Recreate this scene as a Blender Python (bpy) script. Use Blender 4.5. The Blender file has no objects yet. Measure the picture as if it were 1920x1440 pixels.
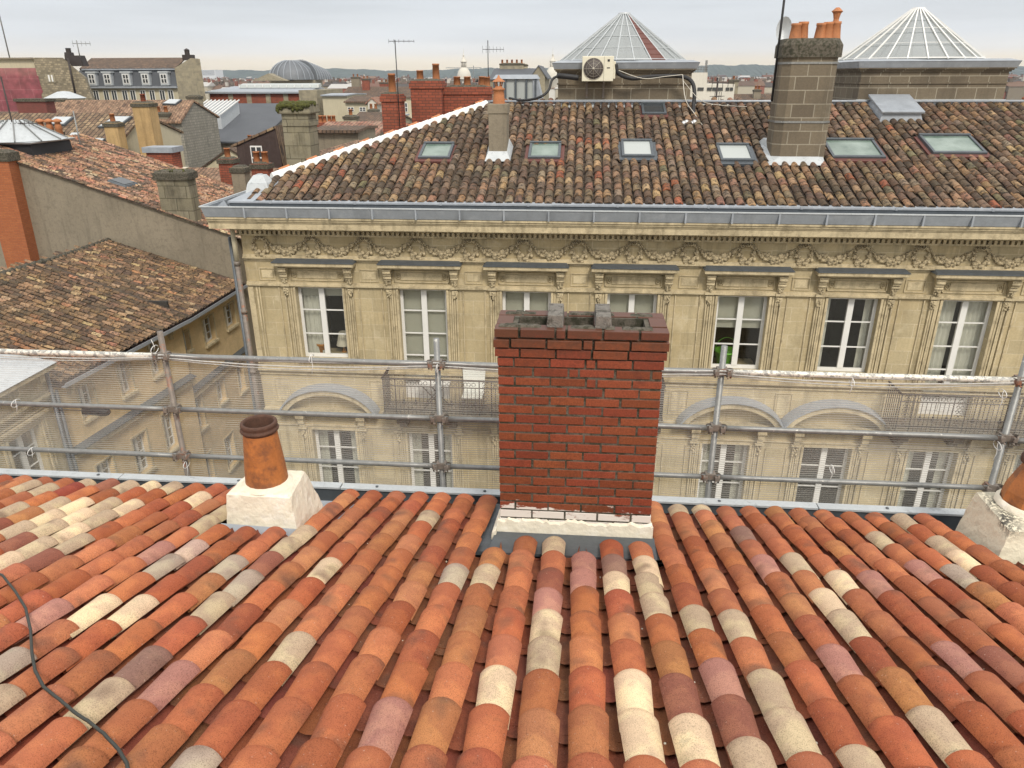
import bpy, math, random
import numpy as np
from mathutils import Vector, Matrix
R = math.radians
rnd = random.Random(7)
scn = bpy.context.scene
col = scn.collection

# ---------------------------------------------------------------- camera
PITCH, YAW, ROLL, FPX = 22.52, 5.06, -0.19, 1387.1
def cam_axes():
    p, y, r = R(PITCH), R(YAW), R(ROLL)
    f = Vector((-math.sin(y)*math.cos(p), math.cos(y)*math.cos(p), -math.sin(p)))
    r0 = Vector((math.cos(y), math.sin(y), 0)); u0 = r0.cross(f)
    rt = r0*math.cos(r)+u0*math.sin(r)
    return rt, rt.cross(f), f
RT, UP, FW = cam_axes()
cd = bpy.data.cameras.new("camera"); cam = bpy.data.objects.new("camera", cd); col.objects.link(cam)
cd.sensor_width = 36; cd.lens = 36*FPX/1920; cd.clip_start = .05; cd.clip_end = 20000
cam.matrix_world = Matrix(((RT.x, UP.x, -FW.x, 0), (RT.y, UP.y, -FW.y, 0), (RT.z, UP.z, -FW.z, 0), (0, 0, 0, 1)))
scn.camera = cam
GZ = -17.0                                    # street level; the eye is at z = 0
def ray(px, py): return FW+RT*((px-960)/FPX)+UP*((720-py)/FPX)
def P(px, py, Y):                             # point of the photograph at distance Y across the street
    d = ray(px, py); return d*(Y/d.y)

# ---------------------------------------------------------------- sky, sun, exposure
SUN_EL, SUN_AZ = 46.0, 158.0                  # azimuth clockwise from +Y
w = bpy.data.worlds.new("World"); scn.world = w; w.use_nodes = True
nt = w.node_tree; nt.nodes.clear()
def N(nt, t, **kw):
    n = nt.nodes.new(t)
    for k, v in kw.items():
        if k in n.inputs.keys() if isinstance(k, str) else False: n.inputs[k].default_value = v
        else: setattr(n, k, v)
    return n
def ramp(nt, fac, stops, interp='LINEAR'):
    n = nt.nodes.new('ShaderNodeValToRGB'); cr = n.color_ramp; cr.interpolation = interp
    while len(cr.elements) < len(stops): cr.elements.new(.5)
    for e, (p, c) in zip(cr.elements, stops):
        e.position = p; e.color = (c, c, c, 1) if isinstance(c, (int, float)) else (*c, 1)
    nt.links.new(fac, n.inputs[0]); return n.outputs[0]
def mixc(nt, fac, a, b, mode='MIX'):
    n = nt.nodes.new('ShaderNodeMix'); n.data_type = 'RGBA'; n.blend_type = mode; n.clamp_factor = True
    for s, v in ((0, fac), (6, a), (7, b)):
        if hasattr(v, 'is_linked'): nt.links.new(v, n.inputs[s])
        else: n.inputs[s].default_value = v if s == 0 else (*v, 1)
    return n.outputs[2]
def math_(nt, op, a, b=0.0, c=None, clamp=False):
    n = nt.nodes.new('ShaderNodeMath'); n.operation = op; n.use_clamp = clamp
    for i, v in enumerate((a, b) if c is None else (a, b, c)):
        if hasattr(v, 'is_linked'): nt.links.new(v, n.inputs[i])
        else: n.inputs[i].default_value = v
    return n.outputs[0]
tc = nt.nodes.new('ShaderNodeTexCoord'); sp = nt.nodes.new('ShaderNodeSeparateXYZ')
nt.links.new(tc.outputs['Generated'], sp.inputs[0])
sky = nt.nodes.new('ShaderNodeTexSky'); sky.sky_type = 'NISHITA'; sky.sun_disc = False
sky.sun_elevation = R(SUN_EL); sky.sun_rotation = R(SUN_AZ)
# overcast: warm band on the horizon, grey-lilac above it, brighter towards the zenith
band = ramp(nt, sp.outputs[2], [(0, (1.1, .90, .62)), (.015, (1.12, .95, .70)), (.028, (.86, .83, .79)), (.045, (.755, .77, .79)),
                                (.09, (.71, .74, .775)), (.15, (.84, .855, .87)), (.32, (.95, .95, .94)), (1, (1.30, 1.29, 1.25))])
mp = nt.nodes.new('ShaderNodeMapping'); mp.inputs['Scale'].default_value = (1.2, 1.2, 14)
nt.links.new(tc.outputs['Generated'], mp.inputs[0])
cn = nt.nodes.new('ShaderNodeTexNoise'); cn.inputs['Scale'].default_value = 1.6; cn.inputs['Detail'].default_value = 6
nt.links.new(mp.outputs[0], cn.inputs['Vector'])
cl = ramp(nt, cn.outputs[0], [(.3, .86), (.5, 1.0), (.7, 1.09)])
cloud = mixc(nt, 1.0, band, cl, 'MULTIPLY')
cloud10 = mixc(nt, 1.0, cloud, (10, 10, 10), 'MULTIPLY')
tot = mixc(nt, .94, sky.outputs[0], cloud10)
bg = nt.nodes.new('ShaderNodeBackground'); bg.inputs[1].default_value = .1
nt.links.new(tot, bg.inputs[0])
wo = nt.nodes.new('ShaderNodeOutputWorld'); nt.links.new(bg.outputs[0], wo.inputs[0])
sl = bpy.data.lights.new("sun", 'SUN'); sl.energy = 2.3; sl.angle = R(13); sl.color = (1, .92, .80)
so = bpy.data.objects.new("sun", sl); col.objects.link(so)
sd = Vector((math.sin(R(SUN_AZ))*math.cos(R(SUN_EL)), math.cos(R(SUN_AZ))*math.cos(R(SUN_EL)), math.sin(R(SUN_EL))))
so.rotation_euler = sd.to_track_quat('Z', 'Y').to_euler()
scn.view_settings.view_transform = 'Standard'; scn.view_settings.look = 'None'
scn.view_settings.exposure = .12; scn.view_settings.gamma = 1
scn.render.engine = 'CYCLES'
scn.cycles.max_bounces = 5; scn.cycles.diffuse_bounces = 2; scn.cycles.glossy_bounces = 2
scn.cycles.transparent_max_bounces = 12; scn.cycles.transmission_bounces = 2; scn.cycles.volume_bounces = 0
scn.cycles.use_denoising = True

# ---------------------------------------------------------------- materials
MATS = {}
def newmat(name):
    m = bpy.data.materials.new(name); m.use_nodes = True
    t = m.node_tree; b = t.nodes['Principled BSDF']; MATS[name] = m
    return m, t, b
def objco(t, scale=(1, 1, 1), plane=False):
    tc = t.nodes.new('ShaderNodeTexCoord'); v = tc.outputs['Object']
    if plane:                                  # (x+y, z): runs along any upright wall
        s = t.nodes.new('ShaderNodeSeparateXYZ'); t.links.new(v, s.inputs[0])
        c = t.nodes.new('ShaderNodeCombineXYZ')
        t.links.new(math_(t, 'ADD', s.outputs[0], s.outputs[1]), c.inputs[0]); t.links.new(s.outputs[2], c.inputs[1]); v = c.outputs[0]
    m = t.nodes.new('ShaderNodeMapping'); m.inputs['Scale'].default_value = scale; t.links.new(v, m.inputs[0])
    return m.outputs[0]
def noise(t, vec, scale, detail=4, rough=.55):
    n = t.nodes.new('ShaderNodeTexNoise'); n.inputs['Scale'].default_value = scale
    n.inputs['Detail'].default_value = detail; n.inputs['Roughness'].default_value = rough
    t.links.new(vec, n.inputs['Vector']); return n.outputs[0]
def bump(t, b, h, strength=.3, dist=.01):
    n = t.nodes.new('ShaderNodeBump'); n.inputs['Strength'].default_value = strength; n.inputs['Distance'].default_value = dist
    t.links.new(h, n.inputs['Height']); t.links.new(n.outputs[0], b.inputs['Normal'])
def plain(name, c, rough=.6, metal=0, var=.25, scale=6, fine=60, spots=None, bumps=.15, streak=0, dark=(.05, .045, .04)):
    m, t, b = newmat(name); v = objco(t)
    n1 = noise(t, v, scale, 5); n2 = noise(t, v, fine, 3)
    f = math_(t, 'MULTIPLY_ADD', n1, 2*var, 1-var)
    f = math_(t, 'MULTIPLY', f, math_(t, 'MULTIPLY_ADD', n2, var, 1-var*.5))
    cc = mixc(t, 1.0, c, f, 'MULTIPLY')
    if spots: cc = mixc(t, ramp(t, noise(t, v, spots[1], 5, .7), [(spots[2], 0), (spots[2]+spots[3], spots[4])]), cc, spots[0])
    if streak:
        vs = objco(t, (1, 1, .12)); s = ramp(t, noise(t, vs, 5, 5, .65), [(.5, 0), (.72, streak)])
        cc = mixc(t, s, cc, dark)
    t.links.new(cc, b.inputs['Base Color']); b.inputs['Roughness'].default_value = rough; b.inputs['Metallic'].default_value = metal
    if bumps: bump(t, b, n2, bumps, .01)
    return m
def masonry(name, c1, c2, mortar, bw, bh, ms=.012, stain=.35, dark=(.07, .06, .045), rough=.85, bmp=.3, blot=None, streak=.5, pale=None):
    m, t, b = newmat(name); v = objco(t, plane=True); v3 = objco(t)
    br = t.nodes.new('ShaderNodeTexBrick'); t.links.new(v, br.inputs['Vector'])
    br.inputs['Scale'].default_value = 1; br.inputs['Brick Width'].default_value = bw; br.inputs['Row Height'].default_value = bh
    br.inputs['Mortar Size'].default_value = ms; br.inputs['Mortar Smooth'].default_value = .3; br.inputs['Bias'].default_value = 0
    br.inputs['Color1'].default_value = (*c1, 1); br.inputs['Color2'].default_value = (*c2, 1); br.inputs['Mortar'].default_value = (*mortar, 1)
    n1 = noise(t, v3, 1.3, 6, .6); n2 = noise(t, v3, 22, 5, .7)
    cc = mixc(t, 1.0, br.outputs[0], math_(t, 'MULTIPLY_ADD', n2, .7, .66), 'MULTIPLY')
    if blot: cc = mixc(t, ramp(t, noise(t, v3, .7, 6, .65), [(.45, 0), (.7, .6)]), cc, blot)
    if pale: cc = mixc(t, ramp(t, noise(t, v3, 3.1, 6, .65), [(.55, 0), (.72, .55)]), cc, pale)
    cc = mixc(t, ramp(t, n1, [(.5, 0), (.78, stain)]), cc, dark)
    if streak:
        vs = objco(t, (1, 1, .1)); s = ramp(t, noise(t, vs, 3.5, 6, .7), [(.52, 0), (.75, streak)])
        cc = mixc(t, s, cc, dark)
    t.links.new(cc, b.inputs['Base Color']); b.inputs['Roughness'].default_value = rough
    h = math_(t, 'ADD', math_(t, 'MULTIPLY', br.outputs[1], -1.0), math_(t, 'MULTIPLY', n2, .6)); bump(t, b, h, bmp, .012)
    return m
def tile_mat(name, kind):
    m, t, b = newmat(name)
    a = t.nodes.new('ShaderNodeAttribute'); a.attribute_name = 'Col'
    u = t.nodes.new('ShaderNodeAttribute'); u.attribute_name = 'tuv'; uv = u.outputs['Vector']
    c = a.outputs['Color']; v3 = objco(t)
    if kind == 'new':
        big = noise(t, uv, 7, 3, .5); mid = noise(t, uv, 14, 5, .6); fine = noise(t, uv, 210, 2, .7)
        aa = t.nodes.new('ShaderNodeAttribute'); aa.attribute_name = 'along'
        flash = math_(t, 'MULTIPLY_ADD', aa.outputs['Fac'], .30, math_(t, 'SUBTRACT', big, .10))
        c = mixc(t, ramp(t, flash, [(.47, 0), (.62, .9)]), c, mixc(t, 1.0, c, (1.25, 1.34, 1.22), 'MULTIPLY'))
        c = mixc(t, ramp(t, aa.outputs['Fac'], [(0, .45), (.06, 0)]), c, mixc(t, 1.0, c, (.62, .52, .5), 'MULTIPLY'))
        c = mixc(t, ramp(t, noise(t, uv, 30, 6, .7), [(.5, 0), (.7, .35)]), c, mixc(t, 1.0, c, (.6, .6, .62), 'MULTIPLY'))
        c = mixc(t, ramp(t, mid, [(.60, 0), (.78, .5)]), c, mixc(t, 1.0, c, (.42, .5, .62), 'MULTIPLY'))
        c = mixc(t, ramp(t, noise(t, uv, 4.3, 2, .5), [(.58, 0), (.73, .6)]), c, (.12, .068, .048))
        c = mixc(t, 1.0, c, ramp(t, fine, [(.34, .55), (.46, .96), (.70, 1.10)]), 'MULTIPLY')
        c = mixc(t, ramp(t, noise(t, uv, 90, 2, .5), [(.70, 0), (.74, .5)]), c, (.55, .42, .34))
        b.inputs['Roughness'].default_value = .8; b.inputs['Specular IOR Level'].default_value = .25
        h = math_(t, 'ADD', fine, math_(t, 'MULTIPLY', mid, 1.5)); bump(t, b, h, .25, .004)
    else:
        g, g2 = noise(t, v3, 9, 5, .7), noise(t, v3, 38, 4, .7)
        c = mixc(t, 1.0, c, ramp(t, g2, [(.3, .45), (.55, 1.0), (.8, 1.35)]), 'MULTIPLY')
        c = mixc(t, ramp(t, g, [(.48, 0), (.60, .85)]), c, (.028, .022, .016))
        c = mixc(t, ramp(t, noise(t, v3, 27, 4, .75), [(.6, 0), (.68, .55)]), c, (.28, .255, .18))
        c = mixc(t, ramp(t, noise(t, v3, 1.1, 5, .6), [(.55, 0), (.75, .55)]), c, (.055, .048, .032))
        b.inputs['Roughness'].default_value = .9; bump(t, b, g2, .5, .01)
    t.links.new(c, b.inputs['Base Color'])
    return m
def far_roof(name, ca, cb, cc_, row=.22, ln=.36, contrast=1.0):
    m, t, b = newmat(name)
    u = t.nodes.new('ShaderNodeUVMap'); u.uv_map = 'UVMap'; uv = u.outputs[0]
    br = t.nodes.new('ShaderNodeTexBrick'); t.links.new(uv, br.inputs['Vector'])
    br.inputs['Scale'].default_value = 1; br.inputs['Brick Width'].default_value = ln; br.inputs['Row Height'].default_value = row
    br.inputs['Mortar Size'].default_value = row*.14; br.inputs['Mortar Smooth'].default_value = .6
    br.inputs['Color1'].default_value = (*ca, 1); br.inputs['Color2'].default_value = (*cb, 1); br.inputs['Mortar'].default_value = (.03, .022, .017, 1)
    wn = t.nodes.new('ShaderNodeTexWhiteNoise'); wn.noise_dimensions = '2D'
    s = t.nodes.new('ShaderNodeVectorMath'); s.operation = 'SNAP'; s.inputs[1].default_value = (ln, row, 1); t.links.new(uv, s.inputs[0]); t.links.new(s.outputs[0], wn.inputs[0])
    c = mixc(t, math_(t, 'MULTIPLY', wn.outputs[0], .6), br.outputs[0], cc_)
    n = noise(t, objco(t), .9, 6, .65); n2 = noise(t, objco(t), 6, 4, .7)
    c = mixc(t, ramp(t, n, [(.45, 0), (.7, .6)]), c, (.05, .04, .03))
    c = mixc(t, 1.0, c, ramp(t, n2, [(.3, .6), (.7, 1.25)]), 'MULTIPLY')
    t.links.new(c, b.inputs['Base Color']); b.inputs['Roughness'].default_value = .9
    bump(t, b, math_(t, 'MULTIPLY', br.outputs[1], -1.0), .8, .05)
    return m
M = {}
M['tile_new'] = tile_mat('terracotta_tile', 'new'); M['tile_old'] = tile_mat('weathered_tile', 'old')
M['roof_pink'] = far_roof('pink_roof', (.33, .19, .12), (.17, .10, .07), (.42, .28, .18))
M['roof_brown'] = far_roof('brown_roof', (.15, .10, .07), (.26, .16, .10), (.09, .065, .05))
M['roof_ochre'] = far_roof('ochre_roof', (.40, .29, .17), (.20, .13, .08), (.12, .07, .05), .3, .5)
M['roof_red'] = far_roof('red_roof', (.36, .14, .09), (.28, .11, .07), (.50, .36, .26))
M['stone'] = masonry('limestone_ashlar', (.52, .43, .262), (.42, .352, .22), (.57, .49, .335), .62, .33, .009, .34, (.15, .125, .075), blot=(.40, .31, .165), streak=.75, pale=(.62, .54, .38))
M['stone_trim'] = plain('carved_limestone', (.54, .455, .295), .85, var=.4, scale=2.4, fine=30, spots=((.16, .125, .075), 4, .50, .2, .65), bumps=.35, streak=.55, dark=(.16, .13, .08))
M['carved'] = plain('crevice_shade_carving', (.50, .415, .265), .9, var=.45, scale=9, fine=40, spots=((.12, .095, .06), 16, .46, .16, .85), bumps=.6)  # strong dark spots put the shaded crevices of the garlands into the colour
M['stone_y'] = masonry('yellow_ashlar', (.74, .56, .32), (.64, .49, .28), (.68, .53, .33), .6, .32, .006, .25, (.2, .15, .09), blot=(.5, .37, .19), streak=.2)
M['stone_d'] = masonry('dark_stone_blocks', (.125, .10, .07), (.185, .152, .105), (.29, .26, .20), .52, .3, .014, .5, (.05, .042, .03), streak=.4)
M['stone_g'] = masonry('grey_stone', (.25, .22, .16), (.33, .29, .2), (.3, .27, .2), .5, .28, .01, .5, (.09, .08, .06))
M['rubble'] = masonry('rubble_stone', (.38, .32, .22), (.17, .145, .10), (.2, .17, .12), .34, .2, .03, .5, (.09, .08, .06))
M['render'] = plain('grey_render', (.25, .215, .16), .95, var=.4, scale=.5, fine=26, spots=((.10, .085, .06), 7, .5, .25, .5), bumps=.5, streak=.4, dark=(.09, .078, .058))
M['concrete'] = masonry('old_concrete', (.26, .235, .17), (.20, .18, .125), (.10, .09, .06), .9, .5, .02, .8, (.06, .052, .035), streak=.85, blot=(.33, .29, .18))
M['ochre'] = plain('ochre_render', (.47, .32, .15), .9, var=.4, scale=1.2, fine=18, bumps=.3, streak=.6, dark=(.2, .13, .06))
M['cream'] = plain('cream_render', (.52, .47, .34), .9, var=.2, scale=.4, fine=8, bumps=.1, streak=.3, dark=(.3, .26, .19))
M['white_wall'] = plain('white_render', (.62, .59, .52), .9, var=.12, scale=.3, fine=5, bumps=0, streak=.25, dark=(.4, .37, .32))
M['brick_wall'] = masonry('red_brick_wall', (.33, .085, .045), (.22, .06, .032), (.10, .045, .032), .30, .115, .014, .4, (.09, .035, .025), streak=.3)
M['brick_o'] = masonry('orange_brick', (.40, .13, .045), (.34, .10, .035), (.2, .09, .05), .22, .068, .007, .15, (.2, .07, .03), streak=.1)
M['zinc'] = plain('zinc', (.33, .36, .40), .5, .15, var=.2, scale=3, fine=25, spots=((.5, .52, .54), 3, .55, .15, .35), bumps=.05, streak=.3, dark=(.17, .18, .19))
M['zinc_l'] = plain('pale_zinc', (.50, .53, .55), .5, .15, var=.2, scale=5, fine=40, spots=((.22, .23, .24), 9, .58, .1, .5), bumps=.05)
M['lead'] = plain('dark_lead', (.10, .115, .13), .5, .3, var=.35, scale=6, fine=30, bumps=.1)
M['brick_red2'] = masonry('dark_red_brick', (.20, .05, .04), (.16, .045, .035), (.1, .06, .05), .22, .07, .008, .3, (.08, .04, .03))
M['slate_l'] = plain('grey_sheet_roof', (.15, .16, .175), .6, .2, var=.3, scale=.3, fine=2, bumps=0)
M['slate'] = plain('slate', (.085, .092, .105), .7, 0, var=.25, scale=.6, fine=6, bumps=.1)
M['galv'] = plain('galvanised_steel', (.25, .255, .25), .5, .5, var=.35, scale=18, fine=90, spots=((.6, .59, .55), 22, .62, .05, .8), bumps=.2)
M['galv_r'] = plain('rust_stained_steel', (.21, .18, .155), .6, .3, var=.4, scale=14, fine=60, spots=((.36, .13, .06), 6, .56, .1, .8), bumps=.2)
M['galv_p'] = plain('paint_splashed_steel', (.36, .36, .34), .6, .3, var=.3, scale=14, fine=60, spots=((.8, .77, .68), 26, .46, .06, .9), bumps=.3)
M['white'] = plain('white_paint', (.74, .74, .72), .4, var=.08, scale=5, fine=40, bumps=0)
M['cord'] = plain('net_cord', (.5, .5, .48), .8, var=.4, scale=30, fine=120, bumps=.4)
M['lime'] = plain('whitewash', (.76, .76, .74), .8, var=.15, scale=10, fine=60, spots=((.42, .25, .18), 12, .63, .05, .6), bumps=.4)
M['plaster'] = plain('cream_plaster', (.74, .68, .55), .85, var=.12, scale=5, fine=22, spots=((.86, .83, .76), 9, .5, .2, .6), bumps=.9)
M['plaster_l'] = plain('lichen_plaster', (.74, .68, .53), .85, var=.15, scale=6, fine=30, bumps=.9)
def lichen():
    t = M['plaster_l'].node_tree; b = t.nodes['Principled BSDF']; old = b.inputs['Base Color'].links[0].from_socket; v = objco(t)
    s = t.nodes.new('ShaderNodeSeparateXYZ'); t.links.new(v, s.inputs[0])
    edge = math_(t, 'MULTIPLY', math_(t, 'SUBTRACT', math_(t, 'MULTIPLY_ADD', noise(t, v, 6, 3), .16, s.outputs[2]), -2.77), 14, clamp=True)
    far = math_(t, 'MULTIPLY', math_(t, 'SUBTRACT', 3.20, s.outputs[0]), 5, clamp=True)
    sp_ = ramp(t, noise(t, v, 45, 5, .7), [(.44, 0), (.50, 1)])
    t.links.new(mixc(t, math_(t, 'MULTIPLY', math_(t, 'MULTIPLY', edge, sp_), far), old, (.05, .048, .042)), b.inputs['Base Color'])
lichen()
M['pot'] = plain('fired_clay_pot', (.40, .145, .04), .6, var=.5, scale=9, fine=70, spots=((.17, .07, .035), 8, .47, .14, .75), bumps=.12, streak=.45, dark=(.16, .07, .035))
M['pot2'] = plain('orange_clay', (.43, .17, .07), .75, var=.3, scale=5, fine=40, spots=((.15, .08, .05), 8, .58, .1, .6), bumps=.2, streak=.3)
M['soot'] = plain('sooty_clay', (.085, .04, .025), .8, var=.5, scale=30, fine=90, bumps=.4)
M['black'] = plain('matt_black', (.018, .018, .02), .6, var=.2, scale=10, bumps=.05)
M['iron'] = plain('wrought_iron', (.05, .04, .037), .6, .3, var=.3, scale=10, bumps=.1)
M['cable_w'] = plain('pale_cable', (.6, .57, .5), .6, var=.1)
M['cable_g'] = plain('grey_green_cable', (.032, .036, .030), .55, var=.2, scale=30, bumps=.1)
M['wood'] = plain('dark_boards', (.05, .032, .028), .85, var=.4, scale=4, fine=30, bumps=.3, streak=.5, dark=(.1, .07, .06))
M['maroon'] = plain('maroon_panels', (.125, .045, .035), .6, var=.15, scale=2)
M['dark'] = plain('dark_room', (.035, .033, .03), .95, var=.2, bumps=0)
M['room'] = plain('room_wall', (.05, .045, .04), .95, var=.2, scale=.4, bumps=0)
M['blind'] = plain('sage_roller_blind', (.56, .57, .51), .9, var=.05, bumps=0)
M['curtain'] = plain('pale_curtain', (.74, .75, .69), .9, var=.1, bumps=0)
M['ac'] = plain('cream_enamel', (.70, .67, .54), .45, var=.05, bumps=0)
M['ac_grill'] = plain('grey_grille', (.10, .085, .08), .6, var=.1, bumps=0)
M['wire'] = plain('grille_wire', (.45, .42, .36), .5, .3, var=.1, bumps=0)
M['moss'] = plain('moss', (.075, .078, .016), .95, var=.5, scale=14, fine=60, bumps=1, spots=((.02, .02, .01), 9, .52, .1, .8))
M['asphalt'] = plain('asphalt', (.055, .055, .055), .9, var=.2, scale=2, fine=50)
M['paving'] = masonry('stone_paving', (.3, .28, .24), (.24, .23, .2), (.15, .14, .12), .6, .4, .01, .2, (.1, .1, .09))
M['lampshade'] = plain('lamp_fabric', (.75, .72, .62), .8, var=.03, bumps=0)
M['green'] = plain('green_plastic', (.12, .38, .03), .4, var=.05, bumps=0)
M['orange'] = plain('glazed_orange', (.50, .21, .03), .4, var=.05, bumps=0)
M['mortar'] = plain('mossy_mortar', (.115, .10, .078), .95, var=.5, scale=20, fine=120, spots=((.035, .035, .02), 16, .45, .12, .9), bumps=.8)
M['cinder'] = plain('rough_mortar_block', (.19, .175, .155), .95, var=.5, scale=30, fine=120, spots=((.05, .045, .035), 14, .52, .08, .8), bumps=1)
M['silver'] = plain('foil_wrap', (.6, .6, .6), .35, .8, var=.2, scale=12, bumps=.5)
M['leaf'] = plain('dry_leaves', (.16, .12, .06), .8, var=.3)
M['facade_w'] = plain('pale_block', (.66, .66, .66), .8, var=.08, bumps=0)
M['slate_hung'] = masonry('diamond_slates', (.25, .235, .20), (.33, .31, .26), (.17, .16, .14), .3, .2, .02, .3, (.1, .1, .08))
def glass(name, tint=(.93, .93, .91), refl=.16, trans=1.0, body=(.3, .35, .33)):
    m, t, b = newmat(name); t.nodes.remove(b); out = t.nodes['Material Output']
    tr = t.nodes.new('ShaderNodeBsdfTransparent'); tr.inputs[0].default_value = (*tint, 1)
    gl = t.nodes.new('ShaderNodeBsdfGlossy'); gl.inputs[1].default_value = .04; gl.inputs[0].default_value = (.9, .9, .9, 1)
    df = t.nodes.new('ShaderNodeBsdfDiffuse'); df.inputs[0].default_value = (*body, 1)
    m1 = t.nodes.new('ShaderNodeMixShader'); m1.inputs[0].default_value = trans; t.links.new(df.outputs[0], m1.inputs[1]); t.links.new(tr.outputs[0], m1.inputs[2])
    lw = t.nodes.new('ShaderNodeLayerWeight'); lw.inputs[0].default_value = .35
    f = math_(t, 'MULTIPLY_ADD', lw.outputs[0], .3, refl, clamp=True)
    m2 = t.nodes.new('ShaderNodeMixShader'); t.links.new(f, m2.inputs[0]); t.links.new(m1.outputs[0], m2.inputs[1]); t.links.new(gl.outputs[0], m2.inputs[2])
    t.links.new(m2.outputs[0], out.inputs[0]); return m
M['glass'] = glass('window_glass', refl=.03)
M['sky_glass'] = glass('roof_glass', (.5, .6, .55), .22, .35, (.20, .27, .23))
M['lant_glass'] = glass('lantern_glass', (.80, .83, .82), .22, .6, (.30, .32, .31))
def net_mat():
    m, t, b = newmat('debris_netting'); out = t.nodes['Material Output']
    v = objco(t); w1 = t.nodes.new('ShaderNodeTexWave'); w1.bands_direction = 'Z'; w1.wave_profile = 'SIN'
    w1.inputs['Scale'].default_value = 15.0; w1.inputs['Distortion'].default_value = .6; w1.inputs['Detail'].default_value = 1; t.links.new(v, w1.inputs[0])
    vx = noise(t, objco(t, (.8, 1, 3)), 1.2, 4)
    a = math_(t, 'MULTIPLY', ramp(t, w1.outputs[1], [(.25, .15), (.75, .38)]), ramp(t, vx, [(.3, .7), (.7, 1.15)]))
    b.inputs['Base Color'].default_value = (.66, .64, .60, 1); b.inputs['Roughness'].default_value = .8
    t.links.new(a, b.inputs['Alpha']); return m
M['net'] = net_mat()
def pink_net():
    m, t, b = newmat('pink_sheeting'); v = objco(t, plane=True)
    br = t.nodes.new('ShaderNodeTexBrick'); t.links.new(v, br.inputs['Vector']); br.inputs['Scale'].default_value = 1
    br.inputs['Brick Width'].default_value = 2.4; br.inputs['Row Height'].default_value = 1.0; br.inputs['Mortar Size'].default_value = .03
    br.inputs['Color1'].default_value = (.27, .06, .085, 1); br.inputs['Color2'].default_value = (.30, .075, .095, 1); br.inputs['Mortar'].default_value = (.34, .12, .14, 1)
    c = mixc(t, 1.0, br.outputs[0], ramp(t, noise(t, v, 1.4, 5), [(.3, .6), (.7, 1.3)]), 'MULTIPLY')
    t.links.new(c, b.inputs['Base Color']); b.inputs['Roughness'].default_value = .8
    b.inputs['Alpha'].default_value = .8; return m
M['pink'] = pink_net()
def paint_brick():                              # red engineering brick, daubed with white paint at the foot
    m, t, b = newmat('red_chimney_brick')
    a = t.nodes.new('ShaderNodeAttribute'); a.attribute_name = 'Col'; v = objco(t)
    c = mixc(t, 1.0, a.outputs['Color'], ramp(t, noise(t, v, 90, 4, .7), [(.3, .65), (.7, 1.25)]), 'MULTIPLY')
    c = mixc(t, ramp(t, noise(t, v, 11, 5, .6), [(.55, 0), (.72, .6)]), c, (.10, .028, .017))
    s = t.nodes.new('ShaderNodeSeparateXYZ'); t.links.new(v, s.inputs[0])
    top = ramp(t, math_(t, 'ADD', math_(t, 'MULTIPLY', noise(t, v, 25, 5, .7), .25), s.outputs[2]), [(0, 0), (1, 0)])
    hi = math_(t, 'MULTIPLY', math_(t, 'SUBTRACT', math_(t, 'MULTIPLY_ADD', noise(t, v, 18, 5, .7), .35, s.outputs[2]), -1.47), 6, clamp=True)
    c = mixc(t, math_(t, 'MULTIPLY', hi, .75), c, (.07, .034, .02))
    vs = objco(t, (1, 1, 2.6)); pn = noise(t, vs, 7, 6, .7)
    lo = math_(t, 'MULTIPLY', math_(t, 'SUBTRACT', math_(t, 'MULTIPLY_ADD', pn, .34, -2.905), s.outputs[2]), 40, clamp=True)
    c = mixc(t, math_(t, 'MULTIPLY', lo, .92), c, (.78, .74, .68))
    t.links.new(c, b.inputs['Base Color']); b.inputs['Roughness'].default_value = .5; bump(t, b, noise(t, v, 120, 3), .3, .003)
    return m
M['brick_red'] = paint_brick()

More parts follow.
